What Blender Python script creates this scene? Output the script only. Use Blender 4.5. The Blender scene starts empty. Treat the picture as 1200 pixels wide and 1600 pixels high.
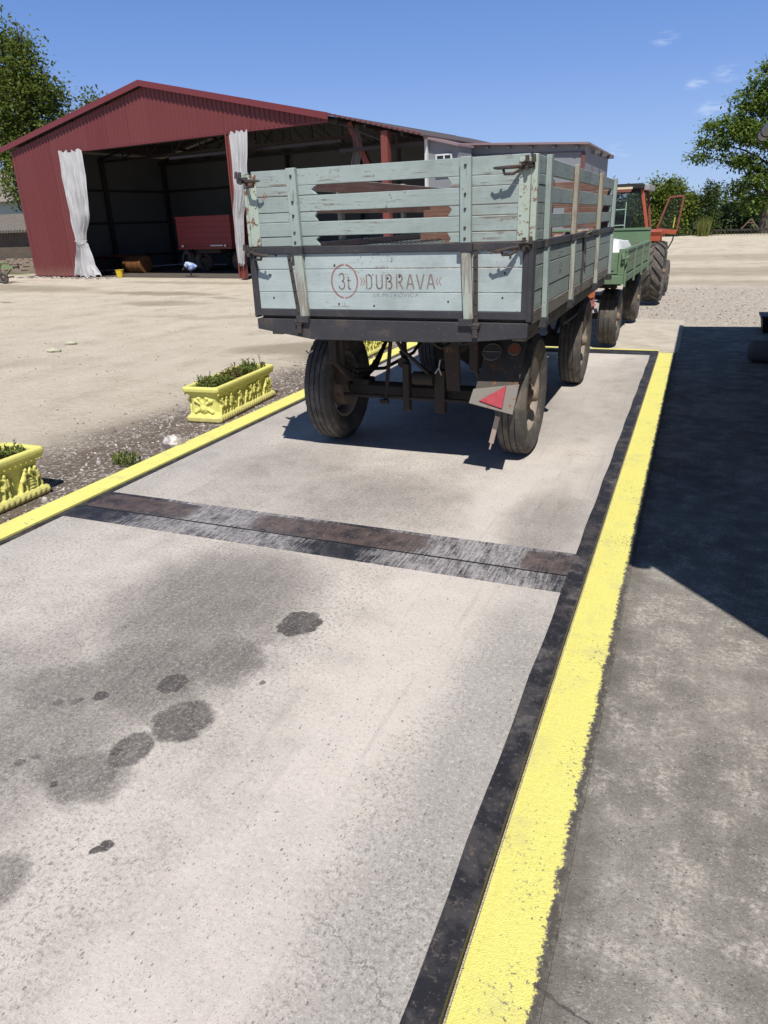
import bpy, bmesh, math, random
from mathutils import Vector, Matrix, Euler
random.seed(7)
PI = math.pi
scn = bpy.context.scene

# ------------------------------------------------------------------ camera
cam_d = bpy.data.cameras.new('camera'); cam = bpy.data.objects.new('camera', cam_d)
scn.collection.objects.link(cam); scn.camera = cam
cam_d.sensor_fit = 'HORIZONTAL'; cam_d.sensor_width = 36.0; cam_d.lens = 36.0 * 1120.0 / 1200.0
cam_d.clip_start = 0.05; cam_d.clip_end = 3000.0
F_, VX, VY, ROLL = 1120.0, 501.0, -472.0, 0.0347
fy = Vector((VX, VY, F_)).normalized()
n_ = Vector((1, -ROLL, 0)).cross(fy).normalized()
if n_.y > 0: n_ = -n_
x_ = fy.cross(n_).normalized()
# rows x_, fy, n_ are the world axes in camera (right, down, forward) coordinates
cr = Vector((x_.x, fy.x, n_.x)); cd = Vector((x_.y, fy.y, n_.y)); cf = Vector((x_.z, fy.z, n_.z))
m = Matrix.Identity(4)
for i in range(3):
    m[i][0] = cr[i]; m[i][1] = -cd[i]; m[i][2] = -cf[i]
m[2][3] = 1.65
cam.matrix_world = m

# ------------------------------------------------------------------ light
SUN = Vector((0.26, -0.63, 1.0)).normalized()
elev = math.asin(SUN.z); azim = math.atan2(SUN.x, SUN.y)
w = bpy.data.worlds.new('World'); scn.world = w; w.use_nodes = True
SKY_STRENGTH = 0.10
sd = bpy.data.lights.new('sun', 'SUN'); sd.energy = 5.0; sd.angle = math.radians(0.5); sd.color = (1.0, 0.945, 0.87)
so = bpy.data.objects.new('sun', sd); scn.collection.objects.link(so)
so.rotation_euler = SUN.to_track_quat('Z', 'Y').to_euler(); so.location = SUN * 60
scn.view_settings.view_transform = 'Standard'; scn.view_settings.look = 'None'
scn.view_settings.exposure = 0.1; scn.view_settings.gamma = 1.0
scn.cycles.max_bounces = 6; scn.cycles.diffuse_bounces = 3; scn.cycles.transparent_max_bounces = 12

# ------------------------------------------------------------------ node helpers
class NT:
    def __init__(s, tree): s.t = tree; s.n = tree.nodes; s.l = tree.links
    def new(s, typ, **kw):
        nd = s.n.new(typ)
        for k, v in kw.items(): setattr(nd, k, v)
        return nd
    def put(s, sock, v):
        if v is None: return
        if isinstance(v, bpy.types.NodeSocket): s.l.new(v, sock)
        else:
            if sock.type == 'RGBA' and not isinstance(v, (int, float)) and len(v) == 3: v = (*v, 1)
            if sock.type == 'RGBA' and isinstance(v, (int, float)): v = (v, v, v, 1)
            sock.default_value = v
    def co(s): return s.new('ShaderNodeTexCoord').outputs['Object']
    def pos(s): return s.new('ShaderNodeNewGeometry').outputs['Position']
    def mapp(s, vec, scale=(1, 1, 1), rot=(0, 0, 0), loc=(0, 0, 0)):
        nd = s.new('ShaderNodeMapping'); s.put(nd.inputs['Vector'], vec)
        nd.inputs['Scale'].default_value = scale; nd.inputs['Rotation'].default_value = rot; nd.inputs['Location'].default_value = loc
        return nd.outputs[0]
    def noise(s, vec, scale=5, detail=4, rough=0.55, dist=0.0, col=False):
        nd = s.new('ShaderNodeTexNoise'); s.put(nd.inputs['Vector'], vec)
        nd.inputs['Scale'].default_value = scale; nd.inputs['Detail'].default_value = detail
        nd.inputs['Roughness'].default_value = rough; nd.inputs['Distortion'].default_value = dist
        return nd.outputs['Color' if col else 'Fac']
    def vor(s, vec, scale=5, feature='F1', out='Distance', rand=1.0):
        nd = s.new('ShaderNodeTexVoronoi'); nd.feature = feature; s.put(nd.inputs['Vector'], vec)
        nd.inputs['Scale'].default_value = scale; nd.inputs['Randomness'].default_value = rand
        return nd.outputs[out]
    def math(s, op, a, b=0.0, c=None, clamp=False):
        nd = s.new('ShaderNodeMath', operation=op, use_clamp=clamp)
        s.put(nd.inputs[0], a); s.put(nd.inputs[1], b)
        if c is not None: s.put(nd.inputs[2], c)
        return nd.outputs[0]
    def step(s, v, a, b, lo=0.0, hi=1.0, smooth=True):
        nd = s.new('ShaderNodeMapRange', interpolation_type='SMOOTHSTEP' if smooth else 'LINEAR')
        s.put(nd.inputs[0], v); nd.inputs[1].default_value = a; nd.inputs[2].default_value = b
        nd.inputs[3].default_value = lo; nd.inputs[4].default_value = hi
        return nd.outputs[0]
    def mix(s, f, a, b, blend='MIX'):
        nd = s.new('ShaderNodeMix', data_type='RGBA', blend_type=blend)
        s.put(nd.inputs['Factor'], f); s.put(nd.inputs[6], a); s.put(nd.inputs[7], b)
        return nd.outputs[2]
    def ramp(s, f, stops):
        nd = s.new('ShaderNodeValToRGB'); s.put(nd.inputs[0], f); e = nd.color_ramp.elements
        while len(e) < len(stops): e.new(0.5)
        for i, (p, c) in enumerate(stops):
            e[i].position = p; e[i].color = (*c, 1) if len(c) == 3 else c
        return nd.outputs[0]
    def xyz(s, vec):
        nd = s.new('ShaderNodeSeparateXYZ'); s.put(nd.inputs[0], vec); return nd.outputs
    def vmath(s, op, a, b=None, out=0):
        nd = s.new('ShaderNodeVectorMath', operation=op); s.put(nd.inputs[0], a)
        if b is not None: s.put(nd.inputs[1], b)
        return nd.outputs[out]
    def bump(s, h, strength=0.4, dist=0.01):
        nd = s.new('ShaderNodeBump'); nd.inputs['Strength'].default_value = strength; nd.inputs['Distance'].default_value = dist
        s.put(nd.inputs['Height'], h); return nd.outputs[0]
    def island(s): return s.new('ShaderNodeNewGeometry').outputs['Random Per Island']
    def ellipse(s, x, y, cx, cy, rx, ry, rot=0.0, soft=0.25):
        """1 inside an ellipse, 0 outside, edge softness as a share of the radius"""
        c, q = math.cos(rot), math.sin(rot)
        dx = s.math('SUBTRACT', x, cx); dy = s.math('SUBTRACT', y, cy)
        u = s.math('MULTIPLY_ADD', dx, c / rx, s.math('MULTIPLY', dy, q / rx))
        v = s.math('MULTIPLY_ADD', dx, -q / ry, s.math('MULTIPLY', dy, c / ry))
        r2 = s.math('MULTIPLY_ADD', u, u, s.math('MULTIPLY', v, v))
        return s.step(r2, (1 - soft) ** 2, (1 + soft) ** 2, 1.0, 0.0)

MATS = {}
def material(name, fn=None, col=(0.5, 0.5, 0.5), rough=0.7, metal=0.0, spec=0.4):
    if name in MATS: return MATS[name]
    mt = bpy.data.materials.new(name); mt.use_nodes = True
    t = NT(mt.node_tree); b = mt.node_tree.nodes['Principled BSDF']
    b.inputs['Roughness'].default_value = rough; b.inputs['Metallic'].default_value = metal
    b.inputs['Specular IOR Level'].default_value = spec; b.inputs['Base Color'].default_value = (*col, 1)
    if fn: fn(t, b, mt)
    MATS[name] = mt
    return mt

# ------------------------------------------------------------------ world sky with a few thin clouds
def build_world():
    t = NT(w.node_tree); bg = w.node_tree.nodes['Background']
    sk = t.new('ShaderNodeTexSky', sky_type='NISHITA'); sk.sun_disc = False
    sk.sun_elevation = elev; sk.sun_rotation = azim; sk.altitude = 100; sk.air_density = 1.0; sk.dust_density = 0.15; sk.ozone_density = 3.0
    g = t.new('ShaderNodeTexCoord').outputs['Generated']
    d = t.vmath('NORMALIZE', g)
    wisp = t.noise(t.mapp(d, (14, 14, 60)), 3.0, 5, 0.6)
    total = None
    for (c, r) in CLOUDS:
        dd = t.vmath('DISTANCE', t.mapp(d, (1, 1, 2.2)), (c[0], c[1], c[2] * 2.2), out='Value')
        mk = t.math('MULTIPLY', t.step(dd, 0.2 * r, r, 1, 0), t.step(wisp, 0.38, 0.72))
        total = mk if total is None else t.math('MAXIMUM', total, mk)
    z = t.xyz(d)[2]
    blue = t.ramp(z, [(0.0, (3.5, 5.1, 8.3)), (0.08, (2.7, 4.3, 8.1)), (0.17, (1.75, 3.2, 7.3)), (0.28, (1.0, 2.3, 6.0)), (0.55, (0.5, 1.05, 2.4)), (1.0, (0.32, 0.62, 1.3))])
    base = t.mix(0.82, sk.outputs[0], blue)
    col = t.mix(t.math('MULTIPLY', total, 0.30), base, (9.5, 10.0, 11.0))
    w.node_tree.links.new(col, bg.inputs[0]); bg.inputs[1].default_value = SKY_STRENGTH
def pdir(px, py):
    v = cr * (px - 600) + cd * (py - 800) + cf * 1120
    return v.normalized()
CLOUDS = [(pdir(1150, 112), 0.030), (pdir(1112, 170), 0.024), (pdir(1086, 132), 0.018), (pdir(966, 236), 0.024), (pdir(1040, 60), 0.02)]
build_world()

# ------------------------------------------------------------------ mesh helpers
def sub(a, b): return (a[0] - b[0], a[1] - b[1], a[2] - b[2])
def basis(d):
    d = Vector(d).normalized()
    a = Vector((0, 0, 1)) if abs(d.z) < 0.95 else Vector((1, 0, 0))
    u = d.cross(a).normalized(); v = u.cross(d).normalized()
    return d, u, v
class MB:
    def __init__(s): s.v = []; s.f = []; s.mi = []; s.cur = 0
    def add(s, vs, fs):
        o = len(s.v); s.v += [tuple(p) for p in vs]
        for f in fs: s.f.append(tuple(i + o for i in f)); s.mi.append(s.cur)
        return s
    def box(s, x0, x1, y0, y1, z0, z1, jit=0.0):
        if x0 > x1: x0, x1 = x1, x0
        if y0 > y1: y0, y1 = y1, y0
        if z0 > z1: z0, z1 = z1, z0
        P = [(x, y, z) for z in (z0, z1) for y in (y0, y1) for x in (x0, x1)]
        if jit: P = [tuple(c + random.uniform(-jit, jit) for c in p) for p in P]
        return s.add(P, [(0, 2, 3, 1), (4, 5, 7, 6), (0, 1, 5, 4), (2, 6, 7, 3), (0, 4, 6, 2), (1, 3, 7, 5)])
    def hexa(s, P):      # eight corners, bottom ring then top ring
        return s.add(P, [(3, 2, 1, 0), (4, 5, 6, 7), (0, 1, 5, 4), (1, 2, 6, 5), (2, 3, 7, 6), (3, 0, 4, 7)])
    def bar(s, p0, p1, wd, ht, up=(0, 0, 1)):
        d = (Vector(p1) - Vector(p0)).normalized(); up = Vector(up)
        sx = d.cross(up)
        if sx.length < 1e-4: sx = d.cross(Vector((1, 0, 0)))
        sx.normalize(); uz = sx.cross(d).normalized()
        P = []
        for p in (p0, p1):
            for a, b in ((-1, -1), (1, -1), (1, 1), (-1, 1)):
                P.append(Vector(p) + sx * a * wd / 2 + uz * b * ht / 2)
        return s.add(P, [(0, 1, 2, 3), (7, 6, 5, 4), (0, 4, 5, 1), (1, 5, 6, 2), (2, 6, 7, 3), (3, 7, 4, 0)])
    def cyl(s, p0, p1, r0, r1=None, n=14, cap=True):
        r1 = r0 if r1 is None else r1
        d, u, v = basis(Vector(p1) - Vector(p0))
        P = []
        for p, r in ((p0, r0), (p1, r1)):
            for i in range(n):
                a = 2 * PI * i / n; P.append(Vector(p) + (u * math.cos(a) + v * math.sin(a)) * r)
        fs = [(i, (i + 1) % n, n + (i + 1) % n, n + i) for i in range(n)]
        if cap: fs += [tuple(reversed(range(n))), tuple(range(n, 2 * n))]
        return s.add(P, [tuple(reversed(f)) for f in fs])
    def tube(s, pts, r, n=8, closed=False):
        pts = [Vector(p) for p in pts]; N = len(pts); P = []; pu = None
        rr = r if isinstance(r, (list, tuple)) else [r] * N
        for i, p in enumerate(pts):
            if closed: d = pts[(i + 1) % N] - pts[i - 1]
            else: d = pts[min(i + 1, N - 1)] - pts[max(i - 1, 0)]
            d.normalize()
            if pu is None: _, u, v = basis(d)
            else:
                u = (pu - d * pu.dot(d)); 
                u = u.normalized() if u.length > 1e-5 else basis(d)[1]
                v = u.cross(d).normalized()
            pu = u
            for k in range(n):
                a = 2 * PI * k / n; P.append(p + (u * math.cos(a) + v * math.sin(a)) * rr[i])
        fs = []
        for i in range(N if closed else N - 1):
            j = (i + 1) % N
            for k in range(n): fs.append((i * n + k, i * n + (k + 1) % n, j * n + (k + 1) % n, j * n + k))
        if not closed: fs += [tuple(reversed(range(n))), tuple(range((N - 1) * n, N * n))]
        return s.add(P, [tuple(reversed(f)) for f in fs])
    def lathe(s, prof, c=(0, 0, 0), axis='X', n=48, closed=False, skip=None, ang0=0.0):
        """prof: list of (along axis, radius)"""
        P = []
        for (a, r) in prof:
            for i in range(n):
                t = ang0 + 2 * PI * i / n; q, e = math.cos(t) * r, math.sin(t) * r
                P.append({'X': (c[0] + a, c[1] + q, c[2] + e), 'Y': (c[0] + e, c[1] + a, c[2] + q), 'Z': (c[0] + q, c[1] + e, c[2] + a)}[axis])
        fs = []; K = len(prof)
        for j in range(K if closed else K - 1):
            k = (j + 1) % K
            for i in range(n):
                if skip and skip(j, i): continue
                fs.append((j * n + i, j * n + (i + 1) % n, k * n + (i + 1) % n, k * n + i))
        return s.add(P, [tuple(reversed(f)) for f in fs])
    def prism(s, poly, h0, h1, plane='XZ'):
        """poly in a plane, extruded along the third axis from h0 to h1"""
        n = len(poly)
        def p3(a, b, h): return {'XZ': (a, h, b), 'XY': (a, b, h), 'YZ': (h, a, b)}[plane]
        P = [p3(a, b, h0) for a, b in poly] + [p3(a, b, h1) for a, b in poly]
        return s.add(P, [tuple(range(n)), tuple(reversed(range(n, 2 * n)))] + [(i, n + i, n + (i + 1) % n, (i + 1) % n) for i in range(n)])
    def ball(s, c, r, n=10, m=7):
        rx, ry, rz = (r, r, r) if isinstance(r, (int, float)) else r
        P = [(c[0], c[1], c[2] - rz)]
        for j in range(1, m):
            ph = -PI / 2 + PI * j / m
            for i in range(n):
                a = 2 * PI * i / n; P.append((c[0] + rx * math.cos(ph) * math.cos(a), c[1] + ry * math.cos(ph) * math.sin(a), c[2] + rz * math.sin(ph)))
        P.append((c[0], c[1], c[2] + rz)); L = len(P) - 1; fs = []
        for i in range(n): fs.append((0, 1 + (i + 1) % n, 1 + i)); fs.append((L, L - n + i, L - n + (i + 1) % n))
        for j in range(m - 2):
            for i in range(n): a = 1 + j * n; fs.append((a + i, a + (i + 1) % n, a + n + (i + 1) % n, a + n + i))
        return s.add(P, fs)
    def caps(s, p0, p1, r0, r1=None, n=8):
        r1 = r0 if r1 is None else r1
        s.cyl(p0, p1, r0, r1, n); s.ball(p0, r0, n, 6); s.ball(p1, r1, n, 6); return s
    def quad(s, a, b, c, d): return s.add([a, b, c, d], [(0, 1, 2, 3)])
    def mesh(s, name, mats, M=None, smooth=True, angle=35, bevel=0.0, fix=True):
        me = bpy.data.meshes.new(name)
        vs = s.v if M is None else [tuple(M @ Vector(p)) for p in s.v]
        me.from_pydata(vs, [], s.f)
        if not isinstance(mats, (list, tuple)): mats = [mats]
        for mm in mats: me.materials.append(mm)
        if len(mats) > 1: me.polygons.foreach_set('material_index', s.mi)
        me.update()
        if fix or bevel:
            bm = bmesh.new(); bm.from_mesh(me)
            if fix: bmesh.ops.recalc_face_normals(bm, faces=bm.faces)
            if bevel:
                es = [e for e in bm.edges if len(e.link_faces) == 2 and e.calc_face_angle(0) > 0.6]
                bmesh.ops.bevel(bm, geom=es, offset=bevel, segments=1, affect='EDGES', clamp_overlap=True)
            bm.to_mesh(me); bm.free()
        if smooth:
            me.polygons.foreach_set('use_smooth', [True] * len(me.polygons))
            me.set_sharp_from_angle(angle=math.radians(angle))
        me.update()
        return me
def chain_matrix(o):
    M = Matrix.Identity(4)
    while o is not None: M = o.matrix_basis @ M; o = o.parent
    return M
def far_pieces(mb):
    """groups of loose islands that stand apart: each becomes an object of its own"""
    n = len(mb.v); par = list(range(n))
    def find(i):
        while par[i] != i: par[i] = par[par[i]]; i = par[i]
        return i
    for f in mb.f:
        r = find(f[0])
        for i in f[1:]: par[find(i)] = r
    isl = {}
    for i in range(n): isl.setdefault(find(i), []).append(i)
    ks = list(isl)
    if len(ks) < 2 or len(ks) > 90: return [mb]
    bb = []
    for k in ks:
        P = [mb.v[i] for i in isl[k]]
        bb.append(([min(p[a] for p in P) for a in range(3)], [max(p[a] for p in P) for a in range(3)]))
    size = [max(h[a] - l[a] for a in range(3)) for l, h in bb]
    pp = list(range(len(ks)))
    def f2(i):
        while pp[i] != i: i = pp[i]
        return i
    for i in range(len(ks)):
        for j in range(i):
            g = math.sqrt(sum(max(0.0, bb[i][0][a] - bb[j][1][a], bb[j][0][a] - bb[i][1][a]) ** 2 for a in range(3)))
            if g <= max(0.02, 0.5 * max(size[i], size[j])) * 0.98: pp[f2(i)] = f2(j)
    grp = {}
    for i in range(len(ks)): grp.setdefault(f2(i), []).append(ks[i])
    if len(grp) < 2: return [mb]
    out = []
    for g in grp.values():
        keep = set(g); ids = [i for i in range(n) if find(i) in keep]; remap = {i: q for q, i in enumerate(ids)}
        c = MB(); c.v = [mb.v[i] for i in ids]
        for f, mi in zip(mb.f, mb.mi):
            if f[0] in remap: c.f.append(tuple(remap[i] for i in f)); c.mi.append(mi)
        out.append(c)
    return out
def obj(name, mb, mats, parent=None, world=False, split=True, **kw):
    """link a builder as one mesh object (or one per piece); world=True takes coordinates in the scene's space"""
    M = chain_matrix(parent).inverted() if (world and parent is not None) else None
    first = None
    for piece in (far_pieces(mb) if (split and parent is not None) else [mb]):
        o = bpy.data.objects.new(name, piece.mesh(name, mats, M, **kw)); scn.collection.objects.link(o)
        if parent is not None: o.parent = parent
        first = first or o
    return first
def tag(o, label, cat, group=None, kind=None):
    o['label'] = label
    if cat: o['category'] = cat
    if group: o['group'] = group
    if kind: o['kind'] = kind
    return o
def thing(name, label, cat, loc=(0, 0, 0), rz=0.0, group=None):
    o = bpy.data.objects.new(name, None); scn.collection.objects.link(o)
    o.location = loc; o.rotation_euler = (0, 0, rz); o.empty_display_size = 0.2
    return tag(o, label, cat, group)
def structure(o): o['kind'] = 'structure'; return o
def copy_tree(o, parent=None):
    c = o.copy(); scn.collection.objects.link(c)
    if parent is not None: c.parent = parent
    for ch in list(o.children): copy_tree(ch, c)
    return c
def rnd(a, b): return random.uniform(a, b)

# ================================================================== ground materials
def m_deck(t, b, mt):
    P = t.pos(); X, Y, Z = t.xyz(P)
    wob = t.noise(P, 9, 4, 0.6, col=True)
    wx, wy, _ = t.xyz(wob)
    xx = t.math('MULTIPLY_ADD', t.math('SUBTRACT', wx, 0.5), 0.16, X); yy = t.math('MULTIPLY_ADD', t.math('SUBTRACT', wy, 0.5), 0.16, Y)
    big = t.noise(P, 1.3, 5, 0.6); mid = t.noise(P, 6, 6, 0.65); fine = t.noise(P, 60, 4, 0.7); grain = t.noise(P, 260, 2, 0.6)
    col = t.ramp(t.math('ADD', t.math('MULTIPLY', big, 0.55), t.math('MULTIPLY', mid, 0.45)), [(0.36, (0.365, 0.335, 0.308)), (0.5, (0.490, 0.450, 0.409)), (0.64, (0.575, 0.530, 0.484))])
    # washed grey lanes beside the steel edge and by the crossing plate
    g1 = t.step(t.math('ADD', X, t.math('MULTIPLY', mid, 0.5)), -0.52, -0.30)
    g1 = t.math('MULTIPLY', g1, t.step(t.math('ADD', Y, t.math('MULTIPLY', big, 1.0)), 4.3, 2.6))
    g2 = t.step(t.math('ADD', X, t.math('MULTIPLY', mid, 0.35)), -0.43, -0.2)
    g = t.math('MAXIMUM', g1, t.math('MULTIPLY', g2, 0.7))
    g3 = t.step(t.math('SUBTRACT', X, t.math('MULTIPLY', mid, 0.4)), -3.15, -3.6)
    g = t.math('MAXIMUM', g, t.math('MULTIPLY', g3, 0.6))
    col = t.mix(t.math('MULTIPLY', g, 0.8), col, t.mix(mid, (0.24, 0.225, 0.215), (0.40, 0.385, 0.37)))
    # exposed rough zone near the camera (aggregate shows), the driven lane is smoother
    lane_n = t.math('MULTIPLY_ADD', t.math('SUBTRACT', t.noise(P, 2.2, 4, 0.6), 0.5), 0.55, X)
    rough = t.math('MAXIMUM', t.step(lane_n, -1.05, -1.35), t.math('MULTIPLY', t.step(lane_n, -0.80, -0.68), t.step(Y, 3.2, 2.4)))
    rough = t.math('MULTIPLY', rough, t.math('MULTIPLY_ADD', t.step(t.noise(t.mapp(P, (1.6, 0.7, 1), (0, 0, 0.2)), 1.2, 3, 0.5), 0.36, 0.62), 0.6, 0.4))
    lane = t.math('MULTIPLY', t.step(lane_n, -1.22, -1.0), t.step(lane_n, -0.62, -0.85))
    col = t.mix(t.math('MULTIPLY', lane, 0.5), col, (0.590, 0.545, 0.503))
    col = t.mix(t.math('MULTIPLY', t.step(fine, 0.52, 0.62), t.math('MULTIPLY_ADD', rough, 0.5, 0.14)), col, (0.20, 0.185, 0.17))
    col = t.mix(t.math('MULTIPLY', t.step(fine, 0.46, 0.36), 0.35), col, (0.66, 0.63, 0.59))
    # pebbles: two sizes of dark and pale aggregate
    for sc, lo, hi, thr, amt in ((95, 0.20, 0.28, 0.84, 0.75), (46, 0.15, 0.21, 0.92, 0.8), (180, 0.22, 0.32, 0.72, 0.55)):
        pw = t.mapp(P, (1, 0.62, 1), (0, 0, 0.5))
        dst = t.vor(pw, sc); cc = t.xyz(t.vor(pw, sc, out='Color'))[0]
        mk = t.math('MULTIPLY', t.step(dst, hi, lo), t.math('GREATER_THAN', t.math('MULTIPLY_ADD', rough, 0.09, cc), thr + 0.03))
        col = t.mix(t.math('MULTIPLY', mk, amt), col, t.mix(t.noise(P, 30, 1), (0.10, 0.092, 0.088), (0.24, 0.215, 0.20)))
    trk = t.noise(t.mapp(P, (11, 0.55, 1)), 1.6, 5, 0.65)
    col = t.mix(t.math('MULTIPLY', t.step(trk, 0.56, 0.70), 0.28), col, (0.30, 0.275, 0.255))
    for (a_, b0) in ((0.22, 5.2), (-0.5, 0.62)):
        cy_ = t.math('MULTIPLY_ADD', X, a_, t.math('MULTIPLY_ADD', t.noise(P, 5, 6, 0.65), 0.30, b0))
        ck_ = t.math('MULTIPLY', t.step(t.math('ABSOLUTE', t.math('SUBTRACT', Y, cy_)), 0.0042, 0.0012), t.step(t.noise(P, 2.5, 2), 0.46, 0.56))
        col = t.mix(t.math('MULTIPLY', ck_, 0.6), col, (0.11, 0.10, 0.09))
    # oil and water stains (cx, cy, rx, ry, rot, strength, soft)
    ST = [(-1.95, 2.45, .34, .42, 0, .42, .5), (-1.45, 2.40, .095, .10, 0, .62, .07), (-1.71, 1.835, .055, .066, 0, .85, .12), (-1.53, 1.655, .10, .12, 0, .55, .12),
          (-1.604, 1.467, .068, .088, 0, .72, .12), (-1.643, 1.442, .020, .024, 0, .9, .2), (-1.68, 1.31, .15, .11, 0, .48, .25), (-1.92, 1.672, .032, .03, 0, .8, .2),
          (-1.987, 1.617, .02, .026, 0, .75, .2), (-2.05, 1.583, .022, .024, 0, .65, .2), (-2.08, 1.66, .22, .17, .2, .42, .35), (-1.917, 1.285, .018, .02, 0, .7, .2),
          (-1.886, 1.329, .015, .016, 0, .7, .2), (-1.389, 1.112, .018, .020, 0, .9, .2), (-1.405, 1.093, .013, .016, 0, .85, .2), (-1.585, .90, .07, .10, .3, .5, .3), (-1.38, 1.962, .013, .015, 0, .7, .2),
          (-1.60, 2.05, .13, .17, .4, .45, .25), (-1.55, 2.25, .06, .07, 0, .4, .3), (-1.85, 3.95, .40, .34, 0, .25, .6), (-1.98, 1.40, .26, .26, .3, .40, .45), (-1.726, 1.252, .013, .016, 0, .85, .2),
          (-1.84, 1.88, .24, .26, .3, .46, .4), (-2.3, 1.2, .4, .5, 0, .32, .6), (-1.76, 2.62, .05, .03, .4, .35, .3), (-1.66, 2.58, .02, .02, 0, .45, .3), (-1.58, 2.42, .02, .02, 0, .45, .3),
          (-0.66, 3.9, .14, .3, 0, .3, .7), (-2.6, 4.3, .3, .5, 0, .18, .7), (-1.45, 6.3, .5, .7, 0, .25, .7), (-0.75, 7.4, .25, .9, 0, .15, .7)]
    ST = [(a, b_, c * 1.06, d * 1.06, e, f * (0.95 if c < .08 else 1.22), max(g, .16) if c < .08 else g * 1.5) for a, b_, c, d, e, f, g in ST]
    swx, swy, _ = t.xyz(t.noise(P, 34, 3, 0.6, col=True))
    sx_ = t.math('MULTIPLY_ADD', t.math('SUBTRACT', swx, 0.5), 0.030, X); sy_ = t.math('MULTIPLY_ADD', t.math('SUBTRACT', swy, 0.5), 0.030, Y)
    streak = t.noise(t.mapp(P, (9, 2.5, 1), (0, 0, 0.5)), 2, 5, 0.7)
    pat = None
    for (cx, cy, rx, ry, ro, st, so_) in ST:
        small = rx < 0.08
        e = t.ellipse(sx_ if small else xx, sy_ if small else yy, cx, cy, rx, ry, ro, so_)
        e = t.math('MULTIPLY', e, st)
        pat = e if pat is None else t.math('MAXIMUM', pat, e)
    pat = t.math('MULTIPLY', pat, t.math('MULTIPLY_ADD', streak, 1.0, 0.72), clamp=True)
    pat = t.math('MULTIPLY', pat, t.step(fine, 0.30, 0.52, 0.72, 1.06))
    col = t.mix(pat, col, (0.072, 0.064, 0.060))
    # fine salt and pepper of the exposed grit
    spk = t.noise(P, 150, 3, 0.8)
    col = t.mix(t.math('MULTIPLY', t.step(spk, 0.57, 0.66), t.math('MULTIPLY_ADD', rough, 0.62, 0.22)), col, (0.15, 0.137, 0.128))
    col = t.mix(t.math('MULTIPLY', t.step(spk, 0.43, 0.35), 0.5), col, (0.70, 0.66, 0.62))
    t.put(b.inputs['Base Color'], col)
    t.put(b.inputs['Roughness'], t.math('MULTIPLY_ADD', pat, -0.25, 0.93))
    h = t.math('ADD', t.math('MULTIPLY', fine, 0.5), t.math('MULTIPLY', grain, 0.35))
    t.put(b.inputs['Normal'], t.bump(h, 0.55, 0.006))
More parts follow.
